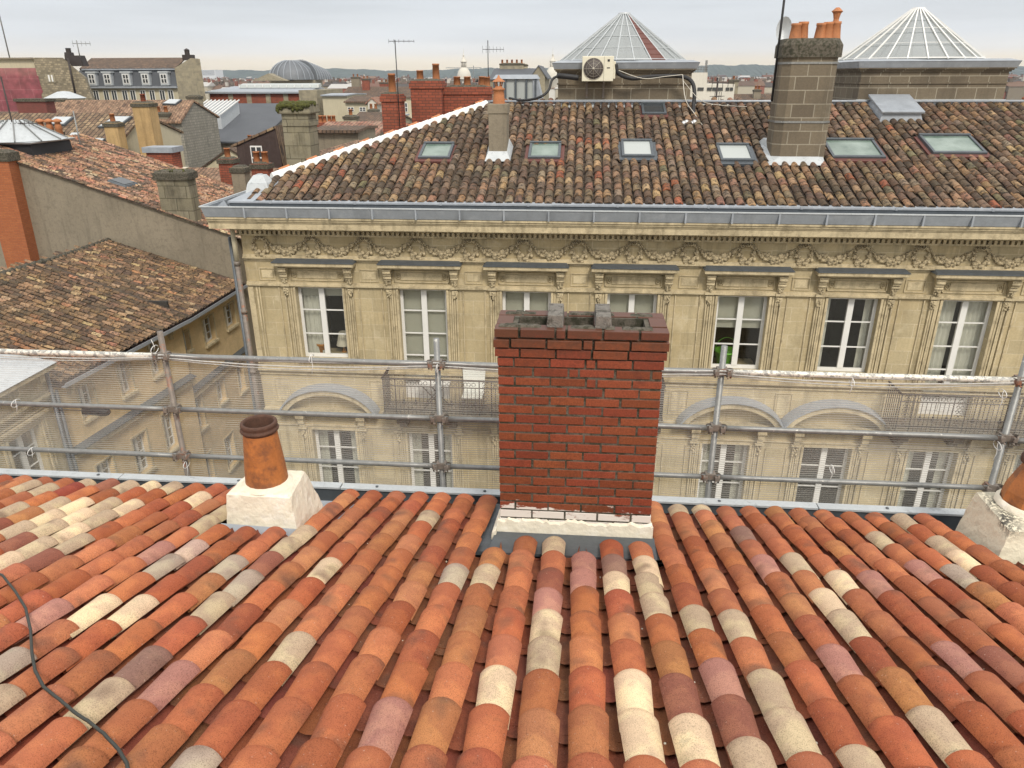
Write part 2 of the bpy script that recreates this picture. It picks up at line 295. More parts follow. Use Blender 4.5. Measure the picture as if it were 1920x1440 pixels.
# ---------------------------------------------------------------- mesh builder
class MB:
    def __init__(s, F=None): s.v = []; s.f = []; s.sm = []; s.uv = {}; s.T = F; s.cols = []; s.cur = None
    def add(s, vs, fs, smooth=False):
        o = len(s.v)
        for p in vs:
            p = Vector(p); s.v.append(s.T @ p if s.T else p)
            if s.cur is not None: s.cols.append(s.cur)
        neg = s.T is not None and s.T.determinant() < 0
        for f in fs:
            g = [i+o for i in f]; s.f.append(g[::-1] if neg else g); s.sm.append(smooth)
        return s
    def box(s, x0, x1, y0, y1, z0, z1):
        if x0 > x1: x0, x1 = x1, x0
        if y0 > y1: y0, y1 = y1, y0
        if z0 > z1: z0, z1 = z1, z0
        return s.add([(x0, y0, z0), (x1, y0, z0), (x1, y1, z0), (x0, y1, z0), (x0, y0, z1), (x1, y0, z1), (x1, y1, z1), (x0, y1, z1)],
              [(0, 3, 2, 1), (4, 5, 6, 7), (0, 1, 5, 4), (1, 2, 6, 5), (2, 3, 7, 6), (3, 0, 4, 7)])
    def hexa(s, b, t):                          # bottom quad and top quad, same winding (ccw from above)
        return s.add(list(b)+list(t), [(0, 3, 2, 1), (4, 5, 6, 7), (0, 1, 5, 4), (1, 2, 6, 5), (2, 3, 7, 6), (3, 0, 4, 7)])
    def frus(s, cx, cy, z0, z1, a0, b0, a1, b1, ox=0, oy=0):
        return s.hexa([(cx-a0, cy-b0, z0), (cx+a0, cy-b0, z0), (cx+a0, cy+b0, z0), (cx-a0, cy+b0, z0)],
                      [(cx+ox-a1, cy+oy-b1, z1), (cx+ox+a1, cy+oy-b1, z1), (cx+ox+a1, cy+oy+b1, z1), (cx+ox-a1, cy+oy+b1, z1)])
    def slab(s, pts, thick):                    # planar polygon pushed straight down
        n = len(pts); b = [(p[0], p[1], p[2]-thick) for p in pts]
        return s.add(list(pts)+b, [list(range(n)), list(range(2*n-1, n-1, -1))]+[(i, i+n, (i+1) % n+n, (i+1) % n) for i in range(n)])
    def lathe(s, cx, cy, prof, n=20, cap=False, sx=1, sy=1, a0=0):
        vs = []; fs = []
        for r, z in prof:
            for i in range(n): a = 2*math.pi*i/n+a0; vs.append((cx+sx*r*math.cos(a), cy+sy*r*math.sin(a), z))
        for j in range(len(prof)-1):
            for i in range(n): fs.append((j*n+i, j*n+(i+1) % n, (j+1)*n+(i+1) % n, (j+1)*n+i))
        s.add(vs, fs, n > 8)
        if cap: s.add([vs[i] for i in range((len(prof)-1)*n, len(prof)*n)], [tuple(range(n))])
        return s
    def tube(s, pts, r, n=8, cap=True):
        pts = [Vector(p) for p in pts]; vs = []; fs = []; up = None
        for i, p in enumerate(pts):
            d = (pts[min(i+1, len(pts)-1)]-pts[max(i-1, 0)]).normalized()
            if up is None: up = d.orthogonal().normalized()
            up = (up-d*up.dot(d)).normalized(); sd_ = d.cross(up)
            rr = r[i] if isinstance(r, (list, tuple)) else r
            for k in range(n): a = 2*math.pi*k/n; vs.append(p+up*(rr*math.cos(a))+sd_*(rr*math.sin(a)))
        for j in range(len(pts)-1):
            for k in range(n): fs.append((j*n+k, j*n+(k+1) % n, (j+1)*n+(k+1) % n, (j+1)*n+k))
        if cap: fs += [tuple(range(n-1, -1, -1)), tuple(range((len(pts)-1)*n, len(pts)*n))]
        return s.add(vs, fs, n > 4)
    def blob(s, c, r, sq=1.0, n=5, m=3):
        vs = [(c[0], c[1], c[2]+r)]
        for j in range(1, m+1):
            ph = math.pi*j/(m+1)
            for i in range(n): a = 2*math.pi*(i+.5*(j % 2))/n; vs.append((c[0]+r*math.sin(ph)*math.cos(a), c[1]+sq*r*math.sin(ph)*math.sin(a), c[2]+r*math.cos(ph)))
        vs.append((c[0], c[1], c[2]-r)); fs = []
        for i in range(n):
            fs.append((0, 1+i, 1+(i+1) % n)); e = 1+(m-1)*n
            fs.append((len(vs)-1, e+(i+1) % n, e+i))
            for j in range(m-1): fs.append((1+j*n+i, 1+(j+1)*n+i, 1+(j+1)*n+(i+1) % n, 1+j*n+(i+1) % n))
        return s.add(vs, fs, True)
    def build(s, name, mat, parent=None, bevel=0, uv=None):
        me = bpy.data.meshes.new(name); me.from_pydata([tuple(v) for v in s.v], [], s.f)
        me.polygons.foreach_set('use_smooth', s.sm)
        if s.cols:
            a = me.color_attributes.new('Col', 'FLOAT_COLOR', 'POINT'); a.data.foreach_set('color', [x for c in s.cols for x in (*c, 1)])
        if uv:
            l = me.uv_layers.new(name='UVMap')
            for p in me.polygons:
                for li in p.loop_indices: l.data[li].uv = uv(me.vertices[me.loops[li].vertex_index].co, p.normal)
        me.materials.append(M[mat] if isinstance(mat, str) else mat); me.update()
        o = bpy.data.objects.new(name, me); col.objects.link(o); attach(o, parent)
        if bevel:
            b = o.modifiers.new('bevel', 'BEVEL'); b.width = bevel; b.segments = 2; b.limit_method = 'ANGLE'
        return o
LOC = {}
def attach(o, parent):
    if parent is None: return
    o.parent = parent
    if parent.type == 'EMPTY': o.matrix_parent_inverse = Matrix.Translation(-Vector(LOC[parent.name]))
def thing(name, label, cat, loc, group=None):
    o = bpy.data.objects.new(name, None); col.objects.link(o); o.location = loc; o.empty_display_size = .3
    LOC[o.name] = tuple(loc); o['label'] = label; o['category'] = cat
    if group: o['group'] = group
    return o
def tag(o, label, cat, group=None, kind=None):
    if kind: o['kind'] = kind
    if label: o['label'] = label
    if cat: o['category'] = cat
    if group: o['group'] = group
    return o
def lab(o, label): o['label'] = label; return o
def struct(o): o['kind'] = 'structure'; return o
def frame(ox, oy, ux, uy):                      # local (u along wall, d outward, z up); outward is to the right of u
    l = math.hypot(ux, uy); ux /= l; uy /= l
    return Matrix(((ux, uy, 0, ox), (uy, -ux, 0, oy), (0, 0, 1, 0), (0, 0, 0, 1)))
def copy_tree(o, loc=None):
    c = o.copy(); col.objects.link(c)
    if loc is not None: c.location = loc
    def rec(a, b):
        for ch in list(a.children):
            k = ch.copy(); col.objects.link(k); k.parent = b; rec(ch, k)
    rec(o, c); return c
def copy_part(o, dx, dy=0, dz=0, parent=None):  # a part and its sub-parts moved aside
    c = o.copy(); col.objects.link(c); c.location = Vector(o.location)+Vector((dx, dy, dz))
    if parent: c.parent = parent
    for ch in list(o.children):
        k = ch.copy(); col.objects.link(k); k.parent = c
    return c
def wall_grid(mb, u0, u1, z0, z1, holes, t=.35):
    us = sorted({u0, u1, *[h[0] for h in holes], *[h[1] for h in holes]}); zs = sorted({z0, z1, *[h[2] for h in holes], *[h[3] for h in holes]})
    for a, b in zip(us, us[1:]):
        run = None
        for c, d in zip(zs, zs[1:]):
            m, n = (a+b)/2, (c+d)/2
            hole = any(h[0] < m < h[1] and h[2] < n < h[3] for h in holes)
            if hole:
                if run is not None: mb.box(a, b, -t, 0, run, c); run = None
            elif run is None: run = c
        if run is not None: mb.box(a, b, -t, 0, run, z1)
    return mb
def window(F, u0, u1, z0, z1, parent, rows=3, rec=.2, fw=.055, dark=None, blind=None, curtain=None, frame_mat='white', mid=True, open_=False):
    b = MB(F); d0, d1 = -rec-.05, -rec
    b.box(u0, u0+fw, d0, d1, z0, z1); b.box(u1-fw, u1, d0, d1, z0, z1); b.box(u0+fw, u1-fw, d0, d1, z1-fw, z1); b.box(u0+fw, u1-fw, d0, d1, z0, z0+fw*1.3)
    uc = (u0+u1)/2
    if mid: b.box(uc-fw*.95, uc+fw*.95, d0, d1+.015, z0+fw*1.3, z1-fw)
    for k in range(1, rows):
        zz = z0+(z1-z0)*k/rows
        if mid: b.box(u0+fw, uc-fw*.95, d0+.01, d1-.005, zz-.014, zz+.014); b.box(uc+fw*.95, u1-fw, d0+.01, d1-.005, zz-.014, zz+.014)
        else: b.box(u0+fw, u1-fw, d0+.01, d1-.005, zz-.014, zz+.014)
    w = b.build('window', frame_mat, parent)
    MB(F).box(u0+.01, u1-.01, d0+.02, d0+.026, z0+.01, z1-.01).build('pane', 'glass', w)
    if blind: MB(F).box(u0+.03, u1-.03, d0-.06, d0-.05, z1-(z1-z0)*blind, z1-.02).build('blind', 'blind', w)
    if curtain:
        c = MB(F)
        for a, e in curtain:
            n = max(6, int((e-a)*40)); vs = []
            for i in range(n+1):
                uu = u0+(u1-u0)*(a+(e-a)*i/n); dd = d0-.12+.025*math.sin(i*1.7)+.008*math.sin(i*5)
                vs += [(uu, dd, z0+.02), (uu, dd, z1-.03)]
            c.add(vs, [(2*i, 2*i+2, 2*i+3, 2*i+1) for i in range(n)], True)
        c.build('curtain', 'curtain', w)
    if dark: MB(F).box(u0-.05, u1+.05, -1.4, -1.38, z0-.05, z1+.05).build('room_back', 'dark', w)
    return w

# ---------------------------------------------------------------- tiles
def tile_field(name, O, U, S, inst, mat, parent, r0, r1, L, t=.014, seg=8, inner=True, flip=False, ang=80):
    """inst rows: u, v, n, rot, r, g, b ; v is the lower end, the tile runs up the slope"""
    O, U, S = np.array(O, float), np.array(U, float), np.array(S, float); Nn = np.cross(U, S)
    if Nn[2] < 0: Nn = -Nn
    A = np.radians(np.linspace(-ang, ang, seg+1)); vs = []; fs = []; sm = []
    def arc(r, y, zo):
        for a in A: vs.append((r*math.sin(a), y, r*(math.cos(a)-math.cos(math.radians(ang)))+zo))
    n = seg+1
    arc(r0, 0, t); arc(r1, L, 0)
    for i in range(seg): fs.append((i, i+1, n+i+1, n+i)); sm.append(True)
    o = len(vs); arc(r0, 0, t); arc(r0-t, 0, t*.2)
    for i in range(seg): fs.append((o+i, o+n+i, o+n+i+1, o+i+1)); sm.append(False)
    e_ = (0, seg)
    fs.append((0, n, o+n, o+n)) if False else None
    if inner:
        o = len(vs); arc(r0-t, 0, t*.2); arc(r1-t, L, -t*.6)
        for i in range(seg): fs.append((o+i, o+n+i, o+n+i+1, o+i+1)); sm.append(True)
    T = np.array(vs); Fa = np.array(fs)
    if flip: T[:, 2] *= -1; T[:, 2] += r0*(1-math.cos(math.radians(ang)))+t
    I = np.array(inst, float); K = len(I); nv = len(T)
    ca, sa = np.cos(I[:, 3])[:, None], np.sin(I[:, 3])[:, None]
    rs_ = np.random.RandomState(5); roll = rs_.normal(0, .045, (K, 1)) if mat == 'tile_new' else rs_.normal(0, .07, (K, 1))
    x = T[None, :, 0]*ca-T[None, :, 1]*sa+I[:, 0, None]; y = T[None, :, 0]*sa+T[None, :, 1]*ca+I[:, 1, None]; z = T[None, :, 2]*(1+roll*.6)+T[None, :, 0]*roll+I[:, 2, None]
    X = O+x[..., None]*U+y[..., None]*S+z[..., None]*Nn
    me = bpy.data.meshes.new(name); me.vertices.add(K*nv); me.vertices.foreach_set('co', X.reshape(-1))
    FF = (Fa[None]+np.arange(K)[:, None, None]*nv).reshape(-1, 4); nf = len(FF)
    me.loops.add(nf*4); me.polygons.add(nf)
    me.loops.foreach_set('vertex_index', FF.reshape(-1)); me.polygons.foreach_set('loop_start', np.arange(nf)*4)
    me.polygons.foreach_set('loop_total', np.full(nf, 4)); me.update(calc_edges=True)
    me.polygons.foreach_set('use_smooth', np.tile(sm, K))
    al = me.attributes.new('along', 'FLOAT', 'POINT'); al.data.foreach_set('value', np.tile(T[:, 1]/L, K))
    ac = me.color_attributes.new('Col', 'FLOAT_COLOR', 'POINT')
    C = np.ones((K, nv, 4)); C[:, :, :3] = I[:, None, 4:7]; ac.data.foreach_set('color', C.reshape(-1))
    at = me.attributes.new('tuv', 'FLOAT_VECTOR', 'POINT')
    V = np.zeros((K, nv, 3)); V[:, :, 0] = T[None, :, 0]*1.2; V[:, :, 1] = T[None, :, 1]; V += np.random.RandomState(3).rand(K, 1, 3)*60
    at.data.foreach_set('vector', V.reshape(-1))
    me.materials.append(M[mat]); me.validate()
    o = bpy.data.objects.new(name, me); col.objects.link(o); attach(o, parent); return o
def pick(pal):
    x = rnd.random()*sum(p[0] for p in pal)
    for wt, c in pal:
        x -= wt
        if x <= 0: break
    k = rnd.uniform(.82, 1.18); return [c[0]*k, c[1]*k*rnd.uniform(.94, 1.06), c[2]*k*rnd.uniform(.9, 1.1)]
ANG = 70
def roof_tiles(name, O, U, S, umax, vmax, pal, parent, clip=None, sp=.222, ex=.31, r0=.088, r1=.07, seg=5, label=None, u0=0., rot=.02, inner=False, jit=.012, base=(.05, .038, .028)):
    inst = []; u = u0+sp/2
    while u < umax:
        v = rnd.uniform(-.02, .02); first = True; un = 0
        while v < vmax:
            if clip is None or clip(u, v+ex/2):
                inst.append([u+rnd.uniform(-jit, jit), v+rnd.uniform(-jit, jit), .03+rnd.uniform(0, .012), rnd.uniform(-rot, rot)]+pick(pal))
            v += ex*rnd.uniform(.93, 1.07)
        u += sp
    o = tile_field(name, O, U, S, inst, 'tile_old', parent, r0, r1, ex*1.22, .018, seg, inner, False, ANG)
    if label: lab(o, label)
    return o
def corrugated(name, O, U, S, u0, u1, vfun, parent, sp=.222, mat='tile_old', pal=None, depth=.03):
    """the under-tiles: one trough between two rows, sheet clipped by vfun(u)->(v0,v1)"""
    O, U, S = Vector(O), Vector(U), Vector(S); Nn = U.cross(S)
    if Nn.z < 0: Nn = -Nn
    mb = MB(); u = u0; n = 4; pal = pal or [(1, (.10, .07, .05))]
    while u < u1-.01:
        va, vb = vfun(u+sp/2)
        if vb > va+.1:
            v = va
            while v < vb:
                e = min(v+.33, vb); mb.cur = pick(pal); vs = []
                for i in range(n+1):
                    x = u+sp*i/n; h = -depth*math.sin(math.pi*(i/n+.5))**2
                    h = -depth*(1-abs(math.cos(math.pi*i/n)))
                    h = depth*(abs(2*i/n-1)-1)
                    # row centre sits at u+sp/2 : trough half way between rows
                    h = -depth*abs(2*i/n-1)
                    vs += [O+U*x+S*v+Nn*(h+.03+.012), O+U*x+S*e+Nn*(h+.03)]
                mb.add(vs, [(2*i, 2*i+2, 2*i+3, 2*i+1) for i in range(n)], True)
                v = e
        u += sp
    return mb.build(name, mat, parent)

# ================================================================= the new roof under the camera
SPOT = "-4.40,4.77,s -4.24,4.80,s -4.09,4.96,s -3.94,4.92,b -4.08,4.73,r -4.14,4.36,s -3.97,4.33,s -3.83,4.41,c -3.74,4.88,s -3.59,4.91,c -3.40,4.94,s -3.65,4.38,s -3.56,4.48,c -3.80,4.05,c -3.60,4.03,s -3.67,3.79,s -3.40,3.97,c -3.34,4.52,c -3.25,4.13,s -3.55,3.72,b -3.39,3.70,s -3.21,3.73,s -3.33,3.44,c -3.16,3.32,b -2.98,4.85,c -2.82,4.94,p -2.54,4.50,s -2.47,4.15,s -2.43,3.76,w -2.41,3.46,g -1.98,3.35,g -1.78,3.38,b -1.78,3.08,g -1.77,3.66,s -1.74,3.99,s -1.40,3.40,c -1.80,2.79,s -1.27,2.53,s -2.39,2.83,c -2.16,2.79,c -2.56,2.81,p -2.35,2.28,g -2.13,2.01,s -1.78,1.89,s -1.78,2.17,d -1.62,2.21,p -1.24,1.70,g -2.63,3.47,p -1.03,4.45,s -0.66,3.44,g -0.46,3.41,s -0.10,3.96,s 0.08,4.00,p -0.09,3.12,p -0.09,2.80,c -0.08,2.52,s -0.28,2.18,c 0.09,3.70,p 0.29,3.73,d 0.28,3.38,c 0.46,3.69,c 0.46,3.40,s 0.46,3.08,s -0.68,1.87,p 0.29,2.17,c 0.29,1.91,c 0.85,5.12,s 1.05,5.09,s 1.24,4.47,d 1.21,3.72,p 1.40,3.78,s 1.60,3.77,c 1.39,3.42,c 1.40,3.12,s 2.25,4.54,s 1.80,3.77,p 2.21,3.79,p 2.63,4.87,s 2.64,4.55,s 2.59,4.11,c 2.40,3.79,g 0.64,3.11,s 0.83,3.09,s 1.19,2.79,p 0.64,2.46,p 0.83,2.48,s 1.80,2.83,p 1.97,2.83,b 0.63,2.16,b 0.47,2.23,b 1.39,2.17,s 0.48,1.96,c 0.66,1.95,s 0.84,1.96,s 1.03,1.99,s"
SA = R(16.75); CA = math.cos(SA)
def deckz(y, off=0.0): return -1.59-y*math.tan(SA)-.104/CA+off       # battens under the tiles
house_a = thing('tiled_house', 'house in the foreground with a new patchwork roof of terracotta, sand and pink canal tiles', 'house', (0, 3, GZ))
EAVE = 5.16
OA = (0, EAVE, deckz(EAVE)); UA = (1, 0, 0); SAv = (0, -CA, math.sin(SA))
PAL_NEW = [(6, (.40, .126, .056)), (5, (.42, .146, .068)), (4, (.36, .100, .046)), (2, (.42, .165, .075)), (.15, (.25, .08, .05))]
CLS = {'s': (.47, .345, .235), 'c': (.68, .50, .335), 'p': (.42, .19, .15), 'w': (.56, .38, .31), 'g': (.39, .30, .235), 'b': (.27, .098, .065), 'd': (.25, .135, .105), 'r': (.29, .06, .04)}
def blocked(X, Y):                              # Y of the lower end of a tile
    if -.56 < X < .58 and Y > 4.17: return True
    if -2.44 < X < -1.9 and Y > 4.24: return True
    if X > 2.86 and Y > 4.34: return True
    return False
cov = []; chn = []
for k in range(-42, 37):
    X = .10+.19*k; y = EAVE+rnd.uniform(-.03, .02); ph = rnd.uniform(.12, .28); first = True
    if -.56 < X < .58: y = 4.165+rnd.uniform(-.02, .01); ph = .27
    while y > .55:
        if not blocked(X, y): cov.append([X+rnd.uniform(-.005, .005), (EAVE-y)/CA, .046+rnd.uniform(0, .006), rnd.uniform(-.026, .026)]+pick(PAL_NEW))
        y -= ph if first else .293+rnd.uniform(-.02, .02)
        if first and y > .5 and blocked(X, y) is False: pass
        first = False
    Xc = X+.095; y = EAVE+.02
    while y > .55:
        if not (-.62 < Xc < .64 and y > 4.25 or -2.5 < Xc < -1.82 and y > 4.3 or Xc > 2.8 and y > 4.4):
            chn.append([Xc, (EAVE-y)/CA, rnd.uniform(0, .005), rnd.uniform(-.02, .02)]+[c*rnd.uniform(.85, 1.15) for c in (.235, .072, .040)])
        y -= .31+rnd.uniform(-.02, .02)
used = set()
for e in SPOT.split():
    X, Y, c = e.split(','); X, Y = float(X), float(Y)
    best = min((i for i in range(len(cov)) if i not in used), key=lambda i: ((cov[i][0]-X)*1.6)**2+(EAVE-cov[i][1]*CA-.15-Y)**2)
    used.add(best); f = rnd.uniform(.9, 1.1); cov[best][4:7] = [q*f for q in CLS[c]]
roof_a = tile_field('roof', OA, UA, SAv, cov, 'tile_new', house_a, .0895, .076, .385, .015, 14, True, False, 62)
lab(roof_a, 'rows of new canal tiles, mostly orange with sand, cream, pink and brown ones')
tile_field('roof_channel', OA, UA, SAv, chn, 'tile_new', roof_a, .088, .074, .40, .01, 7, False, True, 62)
mb = MB(); mb.slab([(-8, .4, deckz(.4, -.03)), (7, .4, deckz(.4, -.03)), (7, 5.14, deckz(5.14, -.03)), (-8, 5.14, deckz(5.14, -.03))], .1); mb.build('roof_deck', 'wood', house_a)
mb = MB(); mb.box(-8, 7, -6, 5.3, GZ, -3.62); mb.hexa([(-8, -6, -3.62), (7, -6, -3.62), (7, 5.1, -3.62), (-8, 5.1, -3.62)], [(-8, -6, -3.6), (7, -6, -3.6), (7, 5.1, -3.6), (-8, 5.1, -3.6)])
mb.build('wall', 'stone', house_a)
# eave gutter: trough behind the tile ends with a pale folded zinc edge
mb = MB(); mb.box(-8, 7, 5.08, 5.46, -3.47, -3.44); mb.box(-8, 7, 5.43, 5.46, -3.44, -3.29)
g = mb.build('gutter', 'lead', house_a); mb = MB()
for i, x in enumerate(np.arange(-8, 7, 2.01)): mb.box(x, min(x+2.0, 7), 5.41, 5.50, -3.289-.002*(i % 2), -3.272-.002*(i % 2)); mb.box(x, min(x+2.0, 7), 5.49, 5.502, -3.36, -3.29)
mb.build('gutter_edge', 'zinc_l', g)
for x in (-2.9, -1.66, -.72, 1.25, 2.6, -4.2): mb = MB(); mb.lathe(x, 5.455, [(.013, -3.272), (.013, -3.266), (.006, -3.262)], 10, True); mb.build('rivet', 'lead', g)

# ---- big brick chimney with three open flues
CX0, CX1, CY0, CY1, CB, CT = -.475, .56, 4.38, 4.75, -2.845, -1.425
ch = MB(); course = .0662; ncrs = 22; z = CB-.11; BL = .225
outs = {17: .006, 18: .018, 19: .028, 20: .022, 21: .008}
hole = [(-.355, -.175), (-.065, .125), (.235, .43)]
def brick(x0, x1, y0, y1, z0, z1):
    k = rnd.uniform(.82, 1.15); ch.cur = (.215*k, .054*k*rnd.uniform(.85, 1.15), .024*k)
    j = lambda a=.0022: rnd.uniform(-a, a)
    ch.box(x0+j(), x1+j(), y0+j(.003), y1+j(), z0+j(), z1+j())
for n in range(24):
    z0 = z+n*course; z1 = z0+course-.0135; m = n-2; o = outs.get(m, 0)
    if z1 > CT+.02: break
    X0, X1, Y0, Y1 = CX0-o, CX1+o, CY0-o, CY1+o
    for (ya, yb) in ((Y0, Y0+.105), (Y1-.105, Y1)):
        x = X0; ln = BL*(.5 if n % 2 else 1.0)-.012*0
        if n % 2 == 0: ln = .215
        else: ln = .10
        if m in (18, 20): ln = .15
        closer = False
        while x < X1-.01:
            e = min(x+ln, X1)
            if X1-e < .06: e = X1
            brick(x, e, ya, yb, z0, z1); x = e+.013; ln = .213 if not (m >= 15 and -.05-.03*(m % 3) < x < .12 and not closer) else .055; closer = closer or ln < .1
    for (xa, xb) in ((X0, X0+.105), (X1-.105, X1)): brick(xa, xb, Y0+.117, Y1-.117, z0, z1)
    if m > 14:
        for a, b_ in ((hole[0][1], hole[1][0]), (hole[1][1], hole[2][0])): brick(a, b_, Y0+.117, Y1-.117, z0, z1)
top = z0-0.0115 if z1 > CT+.02 else z1
chim = ch.build('chimney', 'brick_red', house_a, bevel=.0025); lab(chim, 'wide red brick chimney stack with corbelled top and three open flues')
mb = MB(); e = .005
mb.box(CX0+e, CX1-e, CY0+e, CY0+.10, CB-.12, top-.008); mb.box(CX0+e, CX1-e, CY1-.10, CY1-e, CB-.12, top-.008)
mb.box(CX0+e, CX0+.115, CY0+.1, CY1-.1, CB-.12, top-.008); mb.box(CX1-.115, CX1-e, CY0+.1, CY1-.1, CB-.12, top-.008)
for a, b_ in ((hole[0][1]+.004, hole[1][0]-.004), (hole[1][1]+.004, hole[2][0]-.004)): mb.box(a, b_, CY0+.1, CY1-.1, -2.2, top-.008)
mb.build('mortar', 'mortar', chim)
mb = MB(); mb.box(CX0+.1, CX1-.1, CY0+.1, CY1-.1, -2.2, -1.53); mb.build('flue_shade', 'black', chim)  # black block filling the flues, stands in for their deep shade
for a, b_ in ((-.172, -.068), (.128, .232)):
    mb = MB(); 
    for y0_, y1_ in ((CY0+.03, CY0+.185), (CY0+.195, CY1-.03)):
        mb.frus((a+b_)/2, (y0_+y1_)/2, top-.004, top+.068+rnd.uniform(0, .01), .052, (y1_-y0_)/2, .047, (y1_-y0_)/2-.004)
    o = mb.build('divider_block', 'cinder' if a < 0 else 'cinder', chim, bevel=.006)
mb = MB(); n = 40                                # mortar slabs on the rim of the stack
for i in range(26):
    x = rnd.uniform(CX0+.01, CX1-.06); y = rnd.choice([CY0+.02, CY1-.07])
    mb.frus(x+.02, y+.025, top-.004, top+rnd.uniform(.003, .012), rnd.uniform(.02, .06), .03, .02, .02)
mb.build('rim_mortar', 'mortar', chim)
mb = MB(); n = 44; vs = []                      # painted plaster foot with a ragged top
for i in range(n+1):
    x = CX0-.012+(CX1-CX0+.024)*i/n; zt = CB+.008+rnd.uniform(-.018, .012)
    for y, zz in ((CY0-.001, zt+.004), (CY0-.016, zt-.008), (CY0-.02, CB-.06), (CY0-.022, CB-.125)): vs.append((x, y, zz+(rnd.uniform(-.004, .004))))
mb.add(vs, [(4*i+j, 4*i+j+1, 4*i+j+5, 4*i+j+4) for i in range(n) for j in range(3)])
for x0_, x1_ in ((CX0-.02, CX0+.001), (CX1-.001, CX1+.02)):
    mb.hexa([(x0_, CY0-.02, CB-.14), (x1_, CY0-.02, CB-.14), (x1_, CY1, CB-.26), (x0_, CY1, CB-.26)], [(x0_, CY0-.02, CB+.0), (x1_, CY0-.02, CB+.0), (x1_, CY1, CB-.12), (x0_, CY1, CB-.12)])
mb.build('plaster_foot', 'plaster', chim)
mb = MB()
za = deckz(4.14)
mb.hexa([(CX0-.05, 4.05, deckz(4.05)+.01), (CX1+.05, 4.05, deckz(4.05)+.01), (CX1+.03, CY0-.02, CB-.14), (CX0-.03, CY0-.02, CB-.14)],
        [(CX0-.05, 4.05, deckz(4.05)+.03), (CX1+.05, 4.05, deckz(4.05)+.03), (CX1+.03, CY0-.014, CB-.09), (CX0-.03, CY0-.014, CB-.09)])
for x0_, x1_ in ((CX0-.13, CX0-.02), (CX1+.02, CX1+.12)):
    mb.hexa([(x0_, 4.05, deckz(4.05)+.0), (x1_, 4.05, deckz(4.05)+.0), (x1_, 5.2, deckz(5.2)), (x0_, 5.2, deckz(5.2))],
            [(x0_, 4.05, deckz(4.05)+.03), (x1_, 4.05, deckz(4.05)+.03), (x1_, 5.2, deckz(5.2)+.03), (x0_, 5.2, deckz(5.2)+.03)])
mb.build('flashing', 'lead', chim)
mb = MB(); mb.hexa([(CX0-.07, 4.3, -3.1), (CX0-.02, 4.3, -3.1), (CX0-.02, 4.8, -3.2), (CX0-.07, 4.8, -3.2)], [(CX0-.05, 4.3, -2.90), (CX0-.02, 4.3, -2.88), (CX0-.02, 4.8, -3.0), (CX0-.05, 4.8, -3.03)])
mb.build('side_mortar', 'plaster', chim, bevel=.01)

# ---- two plastered plinths with clay pots
def plinth(pts_b, pts_t, mat, name_label):
    m = MB(); n = 9; vs = []; fs = []
    def bl(q, a, b): return (Vector(q[0])*(1-a)*(1-b)+Vector(q[1])*a*(1-b)+Vector(q[2])*a*b+Vector(q[3])*(1-a)*b)
    per = [(i/n, 0) for i in range(n)]+[(1, i/n) for i in range(n)]+[(1-i/n, 1) for i in range(n)]+[(0, 1-i/n) for i in range(n)]
    rows = 7; q = len(per)
    for r in range(rows+1):
        t = r/rows
        for a, b in per:
            p = bl(pts_b, a, b)*(1-t)+bl(pts_t, a, b)*t
            c = bl(pts_b, .5, .5)*(1-t)+bl(pts_t, .5, .5)*t
            rr = .985 if (a in (0, 1) and b in (0, 1)) else 1
            p = c+(p-c)*rr; p.z = p.z+(0 if 0 < r < rows else 0)+rnd.uniform(-.003, .003); p.x += rnd.uniform(-.004, .004); p.y += rnd.uniform(-.004, .004); vs.append(p)
    for r in range(rows):
        for i in range(q): fs.append((r*q+i, r*q+(i+1) % q, (r+1)*q+(i+1) % q, (r+1)*q+i))
    ctr = bl(pts_t, .5, .5); ctr.z += .012; o = rows*q
    inner = []
    for a, b in per: p = bl(pts_t, a, b); p = ctr+(p-ctr)*.9; p.z += .012+rnd.uniform(-.003, .003); inner.append(p)
    vs += inner; vs.append(ctr); o2 = o+q
    for i in range(q): fs.append((o+i, o+(i+1) % q, o2+(i+1) % q, o2+i)); fs.append((o2+i, o2+(i+1) % q, len(vs)-1))
    m.add(vs, fs, False); ob = m.build('chimney', mat, house_a); lab(ob, name_label); return ob
zt = -2.69
p1 = plinth([(-2.43, 4.26, -3.03), (-1.86, 4.22, -3.05), (-1.87, 4.80, -3.12), (-2.42, 4.80, -3.12)], [(-2.39, 4.29, zt), (-1.93, 4.29, zt-.01), (-1.95, 4.66, zt), (-2.36, 4.66, zt)], 'plaster', 'low cream plastered chimney plinth carrying a tall rust orange clay pot')
m = MB(); pr = [(.150, 0), (.146, .06), (.141, .14), (.131, .25), (.121, .36), (.115, .425), (.122, .435), (.130, .442), (.132, .45), (.128, .46), (.119, .465), (.122, .475), (.126, .487), (.123, .502), (.114, .508), (.104, .505), (.100, .49), (.10, .3), (.10, .05)]
pcx, pcy = -2.165, 4.475
m.lathe(pcx, pcy, [(r, zt+.005+z_*.955) for r, z_ in pr[:6]], 36); pot = m.build('chimney_pot', 'pot', p1)
m = MB(); m.lathe(pcx, pcy, [(r, zt+.005+z_*.955) for r, z_ in pr[5:]], 36); m.build('pot_rim', 'soot', p1)
m = MB(); vs_ = 0; m.lathe(pcx, pcy, [(.185, zt+.006), (.172, zt+.022), (.148, zt+.034)], 17); m.build('mortar_collar', 'plaster', p1)
m = MB(); m.hexa([(-2.46, 4.19, -2.985), (-1.84, 4.17, -2.985), (-1.84, 4.26, -2.96), (-2.46, 4.27, -2.96)], [(-2.46, 4.19, -2.965), (-1.84, 4.17, -2.965), (-1.85, 4.22, -2.90), (-2.44, 4.25, -2.90)])
